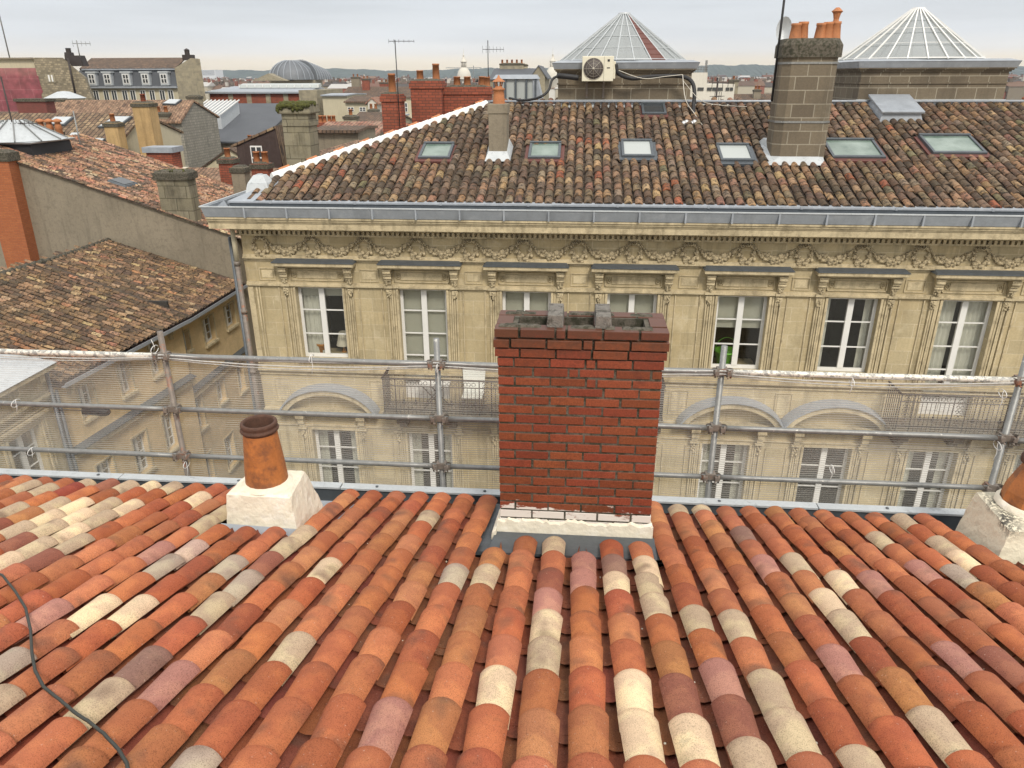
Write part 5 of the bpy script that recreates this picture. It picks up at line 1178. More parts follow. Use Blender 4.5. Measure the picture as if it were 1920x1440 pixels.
m = MB(); m.hexa([(-24.0, 28.85, -8.4), (-22.9, 28.85, -8.4), (-22.9, 29.4, -8.4), (-24.0, 29.4, -8.4)], [(-24.0, 28.85, -3.05), (-22.75, 28.85, -3.05), (-22.75, 29.4, -3.05), (-24.0, 29.4, -3.05)]); k = m.build('chimney', 'brick_o', hc); lab(k, 'tall orange brick flue running up the gable wall')
m = MB(); m.box(-24.1, -22.68, 28.8, 29.5, -3.05, -2.72); m.frus(-23.4, 29.15, -2.72, -2.62, .68, .35, .5, .2); m.build('chimney_cap', 'mortar', k)
m = MB()
for x, h in ((-23.85, .38), (-23.4, .55)): m.lathe(x, 29.15, [(.17, -2.66), (.15, -2.66+h), (.17, -2.66+h), (.13, -2.64+h)], 12)
m.build('chimney_pot', 'pot2', k)
m = MB(); q = onC = lambda x, y, h=0: Vector((x, y, zc(x)+.05+h))
m.hexa([q(-19.9, 30.6), q(-19.1, 30.6), q(-19.1, 31.6), q(-19.9, 31.6)], [q(-19.85, 30.65, .1), q(-19.15, 30.65, .1), q(-19.15, 31.55, .1), q(-19.85, 31.55, .1)]); k = m.build('roof_window', 'lead', hc)
m = MB(); m.hexa([q(-19.8, 30.7, .1), q(-19.2, 30.7, .1), q(-19.2, 31.5, .1), q(-19.8, 31.5, .1)], [q(-19.8, 30.7, .12), q(-19.2, 30.7, .12), q(-19.2, 31.5, .12), q(-19.8, 31.5, .12)]); m.build('pane', 'sky_dark', k)
bl = thing('roof_lantern', 'black sided roof lantern with a grey glazed pyramid beside the orange brick flue', 'roof lantern', (-24.8, 33, -4))
m = MB(); m.frus(-24.4, 31.9, -3.9, -2.52, 1.55, 1.4, 1.45, 1.3); m.build('lantern_base', 'black', bl)
m = MB(); m.frus(-24.4, 31.9, -2.52, -2.46, 1.6, 1.45, 1.65, 1.5); m.lathe(-24.4, 31.9, [(1.95, -2.44), (.45, -1.66), (.02, -1.64)], 12, False, 1, .9); m.build('glazing', 'zinc_l', bl)
m = MB()
for k in range(12): a = 2*math.pi*k/12; m.tube([(-24.4+1.96*math.cos(a), 31.9+1.77*math.sin(a), -2.41), (-24.4+.45*math.cos(a), 31.9+.41*math.sin(a), -1.63)], .03, 4)
m.build('glazing_bar', 'galv', bl)
k = P(40, 300, 31.5); antenna('tv_antenna', (k.x, 31.5, -3.3), 3.4, .03, [(1.55, 1.4, 9, .1)], 'dark aerial mast beside the black roof lantern', 'iron', el=.3)
k = P(158, 305, 34.5); antenna('tv_antenna', (k.x, 34.5, k.z), 2.3, .03, [], 'bare pale mast on the pink-orange tiled roof', 'galv')

# ================================================================= the old town behind
def roof_part(pts, mat, parent, S, ax, name='roof', th=.12):
    m = MB(); m.slab(pts, th); return m
def house(name, label, x0, x1, y0, y1, ze, zr, axis='x', wall='render', roof='roof_pink', chim=(), wins=(), cat='house', oh=.3, ridge=None, group=None, clabel=None):
    """gable house; axis = direction of the ridge. ridge: position of the ridge across (default middle)"""
    root = thing(name, label, cat, ((x0+x1)/2, (y0+y1)/2, GZ), group)
    m = MB(); rc_ = ridge
    if axis == 'x':
        yr = rc_ if rc_ is not None else (y0+y1)/2
        m.add([(x, y, z) for x in (x0, x1) for y, z in ((y0, GZ), (y1, GZ), (y1, ze), (yr, zr), (y0, ze))], [(0, 4, 3, 2, 1), (5, 6, 7, 8, 9), (0, 5, 9, 4), (1, 2, 7, 6)])
        k0 = (zr-ze)/(yr-y0); k1 = (zr-ze)/(y1-yr); r = MB(); h = .14
        r.add([(x0-.1, y0-oh, ze-oh*k0+h), (x1+.1, y0-oh, ze-oh*k0+h), (x1+.1, yr, zr+h), (x0-.1, yr, zr+h), (x0-.1, y0-oh, ze-oh*k0), (x1+.1, y0-oh, ze-oh*k0), (x1+.1, yr, zr), (x0-.1, yr, zr)], [(0, 1, 2, 3), (7, 6, 5, 4), (0, 4, 5, 1), (1, 5, 6, 2), (0, 3, 7, 4)])
        r.add([(x0-.1, y1+oh, ze-oh*k1+h), (x1+.1, y1+oh, ze-oh*k1+h), (x1+.1, yr, zr+h), (x0-.1, yr, zr+h), (x0-.1, y1+oh, ze-oh*k1), (x1+.1, y1+oh, ze-oh*k1), (x1+.1, yr, zr), (x0-.1, yr, zr)], [(3, 2, 1, 0), (1, 2, 6, 5), (0, 1, 5, 4), (0, 4, 7, 3)])
        uv = lambda co, n: (co.y*1.05, co.x)
    else:
        xr = rc_ if rc_ is not None else (x0+x1)/2
        m.add([(x, y, z) for y in (y0, y1) for x, z in ((x0, GZ), (x1, GZ), (x1, ze), (xr, zr), (x0, ze))], [(0, 1, 2, 3, 4), (9, 8, 7, 6, 5), (1, 6, 7, 2), (0, 4, 9, 5)])
        k0 = (zr-ze)/(xr-x0); k1 = (zr-ze)/(x1-xr); r = MB(); h = .14
        r.add([(x0-oh, y0-.1, ze-oh*k0+h), (xr, y0-.1, zr+h), (xr, y1+.1, zr+h), (x0-oh, y1+.1, ze-oh*k0+h), (x0-oh, y0-.1, ze-oh*k0), (xr, y0-.1, zr), (xr, y1+.1, zr), (x0-oh, y1+.1, ze-oh*k0)], [(0, 1, 2, 3), (0, 4, 5, 1), (2, 6, 7, 3), (0, 3, 7, 4)])
        r.add([(x1+oh, y0-.1, ze-oh*k1+h), (xr, y0-.1, zr+h), (xr, y1+.1, zr+h), (x1+oh, y1+.1, ze-oh*k1+h), (x1+oh, y0-.1, ze-oh*k1), (xr, y0-.1, zr), (xr, y1+.1, zr), (x1+oh, y1+.1, ze-oh*k1)], [(3, 2, 1, 0), (0, 1, 5, 4), (2, 3, 7, 6), (0, 4, 7, 3)])
        uv = lambda co, n: (co.x*1.05, co.y)
    m.build('wall', wall, root); ro = r.build('roof', roof, root, uv=uv)
    for c in chim: chimney(ro, *c)
    for (x, z, w_, h_) in wins:
        f = frame(0, y0, 1, 0); q = MB(f); q.box(x-w_/2, x+w_/2, .001, .05, z, z+h_); wn = q.build('window', 'white', root)
        q = MB(f)
        for s in (-1, 1):
            for zz in (0, .5): q.box(x+s*w_*.24-w_*.18, x+s*w_*.24+w_*.18, .051, .055, z+.06+zz*(h_-.06), z+zz*(h_-.06)+h_*.46)
        q.build('pane', 'sky_dark', wn)
    return root
def chimney(parent, x, y, zb_, zt_, w_, d_, mat='render', pots=0, potmat='pot2', cap='mortar', ph=.5, label=None):
    m = MB(); m.box(x-w_/2, x+w_/2, y-d_/2, y+d_/2, zb_, zt_); c = m.build('chimney', mat, parent)
    if label: lab(c, label)
    m = MB(); m.box(x-w_/2-.06, x+w_/2+.06, y-d_/2-.06, y+d_/2+.06, zt_-.22, zt_-.02); m.frus(x, y, zt_-.02, zt_+.08, w_/2, d_/2, w_/3, d_/3); m.build('chimney_cap', cap, c)
    for i in range(pots):
        q = x-w_/2+w_*(i+.5)/pots; m = MB(); m.lathe(q, y, [(.15, zt_), (.13, zt_+ph*.9), (.15, zt_+ph*.9), (.15, zt_+ph), (.11, zt_+ph)], 12); m.build('chimney_pot', potmat, c)
    return c
def pane_on(root, pts, h, mat='zinc_l', name='roof_window', frame_m='lead'):
    m = MB(); n_ = (Vector(pts[1])-Vector(pts[0])).cross(Vector(pts[3])-Vector(pts[0])).normalized(); n_ = n_ if n_.z > 0 else -n_
    a = [Vector(p)+n_*(h-.12) for p in pts]; b = [Vector(p)+n_*h for p in pts]; m.hexa(a, b); f = m.build(name, frame_m, root)
    c = sum((Vector(p) for p in pts), Vector())/4; m = MB(); m.hexa([c+(Vector(p)-c)*.86+n_*(h+.001) for p in pts], [c+(Vector(p)-c)*.86+n_*(h+.03) for p in pts]); m.build('pane', mat, f)
    return f
# house with skylights, its beige gable end facing the side street
h1 = house('skylight_house', 'house with big rectangular skylights and a beige gable end carrying tall ochre chimneys', -37.5, -27.5, 44.6, 51.6, -3.45, -2.15, 'x', 'cream', 'roof_ochre', ridge=47.4)
k1 = -1.30/2.8
def h1p(px, py, h=.16):                           # on its front slope
    d = ray(px, py); s = 1.30/2.8; n_ = Vector((0, -s, 1)); c = Vector((0, 44.6, -3.45+.14)).dot(n_); return d*(c/d.dot(n_))
for q in (((86, 236), (122, 237), (140, 222), (104, 222)), ((184, 241), (222, 242), (249, 221), (216, 221)), ((127, 262), (143, 262), (153, 252), (136, 252)), ((166, 273), (186, 275), (199, 263), (180, 262))):
    pane_on(h1, [h1p(*p) for p in q], .12, 'zinc_l')
chimney(h1, -26.05, 45.2, -8, P(285, 193, 45).z, 1.05, .9, 'ochre', 1, 'brick_wall', label='tall ochre rendered chimney at the gable')
chimney(h1, P(210, 228, 43.5).x, 43.6, -7, P(210, 230, 43.6).z, .8, .7, 'ochre', 1, 'pot2', label='ochre rendered chimney with a stained face, below the skylights'); 
h2 = house('slate_hung_house', 'house with a diamond slate-hung gable and an orange tiled roof', -44, -30.4, 57.5, 63.5, -3.0, -1.7, 'x', 'slate_hung', 'roof_pink', ridge=59.8,
   chim=[(P(305, 205, 58).x, 57.9, -4, P(305, 212, 58).z, 1.2, .8, 'render', 2), (P(235, 195, 62).x, 61.5, -3, P(235, 190, 61).z, 1.0, .8, 'stone_g', 0), (P(117, 195, 60).x, 60, -3, P(117, 186, 60).z, .9, .8, 'stone_g', 0), (P(363, 185, 64).x, 64.2, -4, P(363, 180, 64).z, 1.0, .8, 'stone_g', 0)])
def h2p(px, py):
    d = ray(px, py); s = 1.3/2.3; n_ = Vector((0, -s, 1)); c = Vector((0, 57.5, -3.0+.14)).dot(n_); return d*(c/d.dot(n_))
pane_on(h2, [h2p(*p) for p in ((305, 197), (330, 198), (342, 189), (318, 188))], .12, 'zinc_l')
h9 = house('far_left_house', 'low brown roofed house with a wide brick and concrete chimney, left edge', -58, -42, 57, 64, -3.6, -2.6, 'x', 'stone_g', 'roof_brown')
p = P(68, 240, 54); q = P(68, 185, 54); m = MB(); m.box(p.x-1.1, p.x+1.15, 54, 55, -7, P(68, 213, 54).z); k = m.build('chimney', 'concrete', h9); lab(k, 'wide chimney, concrete below and dark brick above')
m = MB(); m.box(p.x-1.1, p.x+1.15, 54, 55, P(68, 213, 54).z, q.z-.2); m.build('brick_head', 'brick_red2', k); m = MB(); m.box(p.x-1.2, p.x+1.25, 53.9, 55.1, q.z-.2, q.z); m.build('chimney_cap', 'mortar', k)
for i, px in enumerate((80, 96, 112)):
    p = P(px, 250, 41); m = MB(); z0 = P(px, 250, 41).z; z1 = P(px, 226, 41).z; m.lathe(p.x, 41, [(.22, z0-.6), (.17, z0+.2), (.19, z0+.22), (.16, z1-.25), (.14, z1-.1), (.25, z1-.08), (.2, z1+.04), (.03, z1+.1)], 10); m.build('chimney_pot', 'pot2', k if False else h1)
m = MB(); a, b = P(74, 262, 41.2), P(118, 262, 41.2); m.box(a.x, b.x, 40.7, 41.5, -8, P(90, 248, 41).z); c_ = m.build('chimney', 'mortar', h1); lab(c_, 'broad low chimney with three orange cowled pots')
gl = thing('roof_lantern', 'flat white glazed roof lantern below the rubble gable', 'roof lantern', tuple(P(122, 185, 68)))
p = P(122, 184, 68); m = MB(); m.lathe(p.x, 68, [(1.6, p.z-.6), (1.6, p.z)], 12); m.build('lantern_base', 'cream', gl); m = MB(); m.lathe(p.x, 68, [(1.75, p.z), (.5, p.z+.55), (.02, p.z+.6)], 12); m.build('glazing', 'zinc_l', gl)
h10 = house('small_house', 'small stone house with a pink tile lean-to between the ochre chimney and the slate hall', -21.5, -18.3, 48, 53, -4.6, -3.9, 'x', 'stone_g', 'roof_ochre', wins=[(-20.8, -5.8, .5, .8)])
# dark slate hall
S0 = [P(372, 262, 62), P(545, 285, 60), P(527, 216, 72), P(487, 196, 78), P(385, 207, 76)]
hs_ = house('slate_hall', 'big dark grey slate roof with a boxy roof dormer', -40, -28.0, 66, 84, -5.2, -2.45, 'x', 'render', 'slate', ridge=76)
m = MB(); a = P(400, 205, 70); m.hexa([(-35.5, 68.8, -4.5), (-32.6, 68.8, -4.5), (-32.6, 73, -3.2), (-35.5, 73, -3.2)], [(-35.5, 68.8, -3.1), (-32.6, 68.8, -3.1), (-32.6, 73, -2.0), (-35.5, 73, -2.0)]); dm = m.build('dormer', 'zinc_l', hs_)
m = MB()
for i in range(9): x = -35.6+3.1*i/8; m.tube([(x, 68.7, -3.02), (x, 73, -1.92)], .06, 4)
m.build('glazing_bar', 'white', dm)
# long brick shed with a continuous rooflight
hb = thing('brick_warehouse', 'long red brick warehouse wall under a grey roof with a glazed rooflight', 'warehouse', (-39, 97, GZ))
m = MB(); m.box(-46, -33.7, 95, 103, GZ, -1.75); m.build('wall', 'brick_wall', hb)
m = MB()
for px in (434, 468, 504, 537, 571): x = P(px, 190, 95).x; m.box(x-.3, x+.3, 94.93, 95, GZ, -1.8)
m.build('pier', 'stone_g', hb)
m = MB(); m.hexa([(-46.5, 94.6, -1.75), (-33.2, 94.6, -1.75), (-33.2, 103.5, -1.75), (-46.5, 103.5, -1.75)], [(-46.5, 94.6, -1.55), (-33.2, 94.6, -1.55), (-33.2, 99, -.95), (-44.5, 99, -.95)]); m.build('roof', 'zinc', hb)
m = MB(); m.hexa([(-43, 97.2, -1.15), (-32.8, 97.2, -1.15), (-32.8, 98.6, -.95), (-43, 98.6, -.95)], [(-43, 97.4, -.78), (-32.8, 97.4, -.78), (-32.8, 98.4, -.62), (-43, 98.4, -.62)]); rl = m.build('rooflight', 'glassw', hb)
m = MB()
for i in range(11): x = -43+1.02*i; m.box(x-.05, x+.05, 97.12, 97.2, -1.1, -.74)
m.build('glazing_bar', 'white', rl)
m = MB(); m.box(-33.69, -31.5, 92.5, 103, GZ, -1.35); m.build('end_wall', 'stone_g', hb)
# mansard block, rubble gable, pink-sheeted block
mn = thing('mansard_block', 'slate mansard block with white dormers under a red tiled roof', 'apartment block', (-52, 92, GZ))
m = MB(); m.hexa([(-59, 90, GZ), (-47.4, 90, GZ), (-54, 102, GZ), (-67, 102, GZ)], [(-59, 90, -.95), (-47.4, 90, -.95), (-54, 102, -.95), (-67, 102, -.95)]); m.build('wall', 'cream', mn)
m = MB(); m.box(-59.2, -47.3, 89.6, 90.2, -1.05, -.85); m.box(-59, -47.4, 90.25, 90.5, .92, 1.12); m.build('cornice', 'zinc', mn)
m = MB(); m.hexa([(-59, 90.02, -.85), (-47.4, 90.02, -.85), (-54, 102, -.85), (-67, 102, -.85)], [(-59, 90.5, 1.0), (-47.4, 90.5, 1.0), (-54, 102, 1.0), (-67, 102, 1.0)]); m.build('mansard', 'slate', mn)
m = MB(); m.add([(-59.2, 90.2, 1.1), (-47.4, 90.2, 1.1), (-48.2, 95, 2.35), (-60.5, 95, 2.35)], [(0, 1, 2, 3)]); m.add([(-60.5, 95, 2.35), (-48.2, 95, 2.35), (-53.5, 102, 1.0), (-66.8, 102, 1.0)], [(0, 1, 2, 3)]); m.add([(-59.2, 90.2, 1.1), (-60.5, 95, 2.35), (-66.8, 102, 1.0)], [(0, 1, 2)]); m.build('roof', 'roof_brown', mn, uv=lambda co, n: (co.y, co.x))
m = MB(); m.add([(-47.4, 89.9, GZ), (-44.6, 91, GZ), (-44.6, 91, 2.1), (-45.6, 90.8, 2.2), (-47.3, 89.9, 1.1), (-51, 97, GZ), (-47.9, 97, GZ), (-47.9, 97, 2.1), (-48.9, 97, 2.2), (-51, 97, 1.1)], [(0, 1, 2, 3, 4), (1, 6, 7, 2), (2, 7, 8, 3), (3, 8, 9, 4), (0, 4, 9, 5)]); m.build('end_wall', 'stone_g', mn)
m = MB(); x = P(351, 100, 93).x; m.box(x-.5, x+.6, 92.6, 93.6, 2.0, 2.6); m.lathe(x, 93, [(.3, 2.6), (.3, 3.1), (.4, 3.1), (.05, 3.3)], 8); c = m.build('chimney', 'iron', mn)
for px in (174, 203, 238, 274, 309):
    x = P(px, 145, 90).x; m = MB(); m.box(x-.5, x+.5, 89.75, 90.6, -.75, .62); m.box(x-.62, x+.62, 89.68, 90.6, .62, .78); d_ = m.build('dormer', 'zinc_l', mn)
    m = MB(); m.box(x-.36, x+.36, 89.70, 89.748, -.55, .5); wn = m.build('dormer_window', 'white', d_)
    m = MB()
    for s in (-1, 1):
        for z in (-.5, -.02): m.box(x+s*.17-.12, x+s*.17+.12, 89.69, 89.699, z+.03, z+.43)
    m.build('dormer_pane', 'sky_dark', d_)
for px in (181, 200, 215, 235, 250, 269, 286, 305, 321):
    x = P(px, 178, 90).x; m = MB(); m.box(x-.33, x+.33, 89.93, 89.998, -2.9, -1.25); w_ = m.build('window', 'white', mn); m = MB()
    for s in (-1, 1): m.box(x+s*.15-.11, x+s*.15+.11, 89.92, 89.929, -2.9, -1.33)
    m.build('pane', 'sky_dark', w_)
rg = thing('rubble_gable', 'tall rubble stone gable house with one small window and a black flue pipe', 'house', (-52, 78, GZ))
pts = [(-53.9, GZ), (-47.6, GZ), (-48.45, -2.09), (-48.83, .1), (-50.66, 1.9), (-53.75, 1.93)]
m = MB(); m.add([(x, 75, z) for x, z in pts]+[(x*1.155, 87, z) for x, z in pts], [(0, 1, 2, 3, 4, 5), (11, 10, 9, 8, 7, 6)]+[(i, i+6, (i+1) % 6+6, (i+1) % 6) for i in range(6)]); m.build('wall', 'rubble', rg)
x = P(95, 145, 75).x; m = MB(); m.box(x-.5, x+.45, 74.94, 74.998, -.35, .45); w_ = m.build('window', 'stone_g', rg); m = MB(); m.box(x-.2, x-.05, 74.9, 74.939, -.25, .35); m.box(x+.12, x+.27, 74.9, 74.939, -.25, .35); m.build('window_frame', 'white', w_)
m = MB(); m.tube([P(127, 109, 74.8), P(142, 180, 74.8)], .09, 6); m.build('flue_pipe', 'iron', rg)
m = MB(); q = P(147, 110, 79); m.frus(q.x, 79, 1.2, 2.2, .7, .5, .5, .4); m.frus(q.x-.9, 79, 1.4, 2.5, .4, .4, .3, .3); m.lathe(q.x-.9, 79, [(.25, 2.5), (.25, 2.9), (.35, 2.9)], 8); m.build('chimney', 'iron', rg)
pk = thing('sheeted_block', 'block wrapped in pink scaffold sheeting at the left edge', 'apartment block', (-60, 78, GZ))
m = MB(); m.hexa([(-66, 75.6, GZ), (-54.2, 75.6, GZ), (-62, 87, GZ), (-70, 87, GZ)], [(-66, 75.6, 1.8), (-54.2, 75.6, 1.8), (-62, 87, 1.8), (-70, 87, 1.8)]); m.build('wall', 'cream', pk)
m = MB(); m.hexa([(-66, 75.3, 1.8), (-54.0, 75.3, 1.8), (-62, 87, 1.8), (-70, 87, 1.8)], [(-66, 75.3, 1.95), (-54.0, 75.3, 1.95), (-62, 87, 1.95), (-70, 87, 1.95)]); m.build('cornice', 'render', pk)
m = MB(); nx = 30; vs = []
for i in range(nx+1):
    x = -66+12.3*i/nx
    for j in range(13): vs.append((x+.04*j, 75.0+.15*math.sin(i*.9+j)*.6, 1.0-6*j/12))
m.add(vs, [(13*i+j, 13*i+13+j, 13*i+14+j, 13*i+j+1) for i in range(nx) for j in range(12)], True); m.build('sheeting', 'pink', pk)
antenna('tv_antenna', P(18, 108, 76), 6.5, .06, [], 'thin mast on the roof of the pink-sheeted block', 'galv')
antenna('tv_antenna', P(150, 108, 78), 1.6, .05, [(1.3, 1.6, 5, .3)], 'small aerial on the ridge beside the rubble gable', 'galv', el=.6)

# ---- nearer roofs between the mansion and the town
bh = house('boarded_shed', 'dark boarded shed house with a white casement below a tiled verge', -20.6, -17.9, 45, 52, -3.75, -2.75, 'y', 'wood', 'roof_ochre', ridge=-18.0, wins=[(P(482, 290, 45).x, -5.1, .72, 1.35)])
h4 = house('low_house', 'low tiled house with a row of clay pots behind the vent hood', -21.5, -15, 38, 43.5, -5.6, -4.7, 'x', 'stone_g', 'roof_pink')
chimney(h4, P(426, 310, 37).x, 37.2, -9, P(426, 297, 37.2).z, .75, .7, 'brick_wall', 1, 'pot2', label='brick chimney with an iron strap'); chimney(h4, P(452, 330, 34).x, 34, -9, P(452, 313, 34).z, .62, .62, 'render', 0)
chimney(h4, P(492, 320, 33).x, 33, -9, P(492, 306, 33).z, .75, .6, 'brick_wall', 2)
h5 = house('low_house', 'long low house with brown tiles behind the ochre chimneys', -27, -21.7, 52, 60, -6.2, -4.6, 'y', 'cream', 'roof_brown', chim=[(-23, 53, -6, -4.2, .8, .6, 'brick_wall', 2)])
h6 = house('low_house', 'small beige house with a lead lean-to below the slate-hung gable', -24.5, -20.5, 40, 46, -6.6, -5.6, 'x', 'cream', 'roof_ochre', chim=[(-22.3, 41, -7, -5.2, .5, .5, 'brick_wall', 0)])
m = MB(); q = P(300, 296, 40); m.box(-23.2, -21.8, 39.6, 40.6, -9, P(300, 285, 40).z); k = m.build('chimney', 'brick_wall', h6); lab(k, 'red brick chimney with a folded metal cover'); m = MB(); z = P(300, 285, 40).z; m.box(-23.35, -21.65, 39.5, 40.7, z, z+.28); m.build('chimney_cap', 'zinc', k)
m = MB(); m.box(-23.4, -21.6, 39.3, 40.9, -4.72, -4.55); m.build('mortar_skirt', 'plaster', k)
h7 = house('back_house', 'grey rendered house behind the whitewashed hip, with the moss-topped chimney', -13.5, -8.6, 31, 38, -4.3, -3.0, 'y', 'render', 'roof_pink')
xm = P(555, 250, 30).x
m = MB(); m.box(xm-.52, xm+.55, 30, 31.0, -8, -1.25); k = m.build('chimney', 'concrete', h7, bevel=.02); lab(k, 'thick grey concrete chimney topped with green moss')
m = MB(); m.box(xm-.50, xm+.60, 29.96, 31.04, -1.75, -1.62); m.frus(xm+.03, 30.5, -1.3, -1.25, .64, .6, .66, .62); m.frus(xm+.03, 30.5, -1.25, -.95, .66, .62, .62, .58); m.build('chimney_cap', 'concrete', k)
m = MB()
for i in range(420):
    a = rnd.uniform(-.62, .66); b = rnd.uniform(-.6, .6)
    if i % 3 == 0: b = -.62
    m.blob((xm+a, 30.5+b, (-.95+rnd.uniform(-.03, .05)) if i % 3 else -.97-abs(rnd.gauss(0, .05))*(1.4+math.sin(a*7))), rnd.uniform(.04, .09), 1, 6, 3)
m.build('moss_tufts', 'moss', k)
h8 = house('back_house', 'orange roofed house behind the mansion with tall red brick chimney stacks', -8.5, -1.5, 31.5, 41, -3.6, -2.1, 'x', 'render', 'roof_red', ridge=36)
def bstack(x0, x1, y0, y1, zb_, zt_, pots, label):
    m = MB(); m.box(x0, x1, y0, y1, zb_, zt_); m.box(x0-.05, x1+.05, y0-.05, y1+.05, zt_-.30, zt_-.08); k = m.build('chimney', 'brick_wall', h8); lab(k, label)
    m = MB(); m.frus((x0+x1)/2, (y0+y1)/2, zt_, zt_+.08, (x1-x0)/2, (y1-y0)/2, (x1-x0)/3, (y1-y0)/3); m.build('mortar_cap', 'mortar', k)
    for x, h in pots: m = MB(); m.lathe(x, (y0+y1)/2, [(.16, zt_), (.14, zt_+h*.9), (.155, zt_+h*.9), (.155, zt_+h), (.11, zt_+h)], 14); m.build('chimney_pot', 'pot2', k)
bstack(-8.2, -7.4, 32, 32.8, -6, -.62, [(-7.8, .78)], 'slim red brick stack with one clay pot')
bstack(-7.28, -5.95, 33.5, 34.6, -6, -.13, [(-6.95, .42), (-6.25, .68)], 'tall red brick stack with two clay pots')
bstack(-5.93, -3.9, 34.0, 34.8, -6, -.38, [(-5.4, .42), (-4.95, .42), (-4.3, .42), (-4.1, .4)], 'broad red brick stack with a row of clay pots')
antenna('tv_antenna', P(750, 240, 31.7), 3.3, .02, [(3.25, 1.0, 6, .1)], 'aerial mast beside the slim red brick stack', 'black', el=.16)
antenna('tv_antenna', P(916, 175, 34.5), 2.1, .018, [(1.75, .9, 7, .1)], 'fishbone aerial above the broad brick stack', 'black', el=.3)
# glazed dormer behind the ridge
gd = thing('glazed_dormer', 'glazed zinc dormer behind the ridge, left of the air conditioner', 'dormer', (-1.8, 28.5, -2))
x0, x1 = P(922, 180, 28).x, P(1012, 180, 28).x; zb_, zt_ = P(960, 186, 28).z, P(960, 148, 28).z
m = MB(); m.frus((x0+x1)/2, 28.6, zt_, zt_+.14, (x1-x0)/2-.05, .7, (x1-x0)/2-.15, .55); m.build('dormer_roof', 'zinc', gd)
m = MB(); m.box(x0+.15, x1-.2, 28.0, 28.03, zb_-1, zt_); m.build('pane', 'glassw', gd)
m = MB()
for t in (0, .27, .52, .78, 1): m.box(x0+.1+(x1-x0-.25)*t-.035, x0+.1+(x1-x0-.25)*t+.035, 27.93, 28.0, zb_-1, zt_)
m.build('glazing_bar', 'lead', gd)
m = MB(); m.hexa([(x1-.2, 27.95, zb_-1), (x1+.35, 27.95, zb_-1), (x1+.35, 29.2, zb_-1), (x1-.2, 29.2, zb_-1)], [(x1-.25, 27.95, zt_), (x1-.1, 27.95, zt_), (x1-.1, 29.2, zt_), (x1-.25, 29.2, zt_)]); m.build('dormer_cheek', 'zinc', gd)
# cream and white houses further back
house('cream_house', 'plain cream rendered house block behind the orange roofs', P(606, 200, 90).x, P(652, 200, 90).x, 90, 98, P(630, 180, 90).z, P(630, 177, 94).z, 'x', 'cream', 'zinc')
house('beige_house', 'beige house with two white windows and a brown tiled roof', P(648, 200, 84).x, P(692, 200, 84).x, 84, 92, P(660, 192, 84).z, P(660, 182, 88).z, 'x', 'cream', 'roof_brown', wins=[(P(658, 205, 84).x, P(658, 209, 84).z, .7, .45), (P(680, 205, 84).x, P(680, 209, 84).z, .7, .45)])
house('white_gable_house', 'small white gable house beside the beige one', P(690, 200, 82).x, P(706, 200, 82).x, 82, 90, P(698, 192, 82).z, P(698, 185, 82).z, 'y', 'white_wall', 'roof_red')
house('brown_roof_house', 'house with a brown ribbed tile roof between the moss chimney and the brick stack', P(660, 240, 62).x, P(735, 240, 62).x, 60, 70, P(690, 240, 60).z, P(690, 212, 66).z, 'x', 'stone_g', 'roof_brown', chim=[(P(655, 225, 60).x, 60.5, -6, P(655, 218, 60).z, 1.0, .8, 'stone_g', 1)])
house('orange_roof_house', 'low house with a whitewashed orange roof left of the slim brick stack', P(600, 260, 46).x, P(715, 260, 46).x, 44, 52, P(650, 262, 44).z, P(650, 232, 48).z, 'x', 'render', 'roof_red')
house('grey_wall_house', 'grey block wall house behind the moss-topped chimney', P(590, 260, 40).x, P(672, 260, 40).x, 40, 43.5, P(620, 248, 40).z, P(620, 240, 42).z, 'x', 'render', 'roof_brown')
house('flat_roof_house', 'flat grey roofed house with a pale parapet left of the slim brick stack', P(668, 180, 70).x, P(722, 180, 70).x, 70, 79, P(690, 225, 70).z, P(690, 222, 74).z, 'x', 'white_wall', 'zinc', chim=[(P(700, 200, 74).x, 74, -5, P(700, 205, 74).z, .9, .7, 'stone_g', 2)])
for i, px in enumerate((597, 605, 614, 622)):
    q = P(px, 232, 58)
lowp = thing('pot_row', 'row of four orange clay pots on a low wall behind the moss-topped chimney', 'chimney', tuple(P(610, 240, 58)))
q0, q1 = P(592, 240, 58), P(630, 240, 58); m = MB(); m.box(q0.x, q1.x, 58, 58.8, GZ, P(610, 230, 58).z); m.build('wall', 'brick_wall', lowp)
for px in (598, 606, 615, 623):
    q = P(px, 230, 58); m = MB(); m.lathe(q.x, 58.4, [(.17, q.z), (.14, q.z+.42), (.16, q.z+.42), (.15, q.z+.5), (.1, q.z+.5)], 10); m.build('chimney_pot', 'pot2', lowp)
m = MB(); wb = thing('white_office', 'pale flat-roofed office block with a railed terrace, right of the lantern', 'office block', (13, 84, GZ))
x0, x1, x2 = P(1290, 160, 80).x, P(1325, 160, 80).x, P(1378, 160, 80).x
MB().box(x0, x1, 80, 90, GZ, P(1310, 136, 80).z).build('wall', 'white_wall', wb); MB().box(x1, x2, 80.01, 90, GZ, P(1350, 158, 80).z).build('lower_wall', 'white_wall', wb)
for a, b in ((1308, 1319), (1326, 1334), (1336, 1344), (1346, 1355), (1361, 1367), (1369, 1374)):
    p, q = P(a, 164, 80), P(b, 170, 80); MB().box(p.x, q.x, 79.93, 79.998, q.z, p.z).build('window', 'sky_dark', wb)
m = MB(); z = P(1310, 136, 80).z
for x in np.linspace(x0, x1-.1, 7): m.box(x-.03, x+.03, 80.02, 80.08, z, z+.5)
m.box(x0, x1, 80.02, 80.08, z+.46, z+.52); m.box(x0, x1, 80.02, 80.08, z+.24, z+.28); m.box(x1-.3, x1-.1, 80.02, 80.2, z, z+1.1); m.build('railing', 'galv', wb)
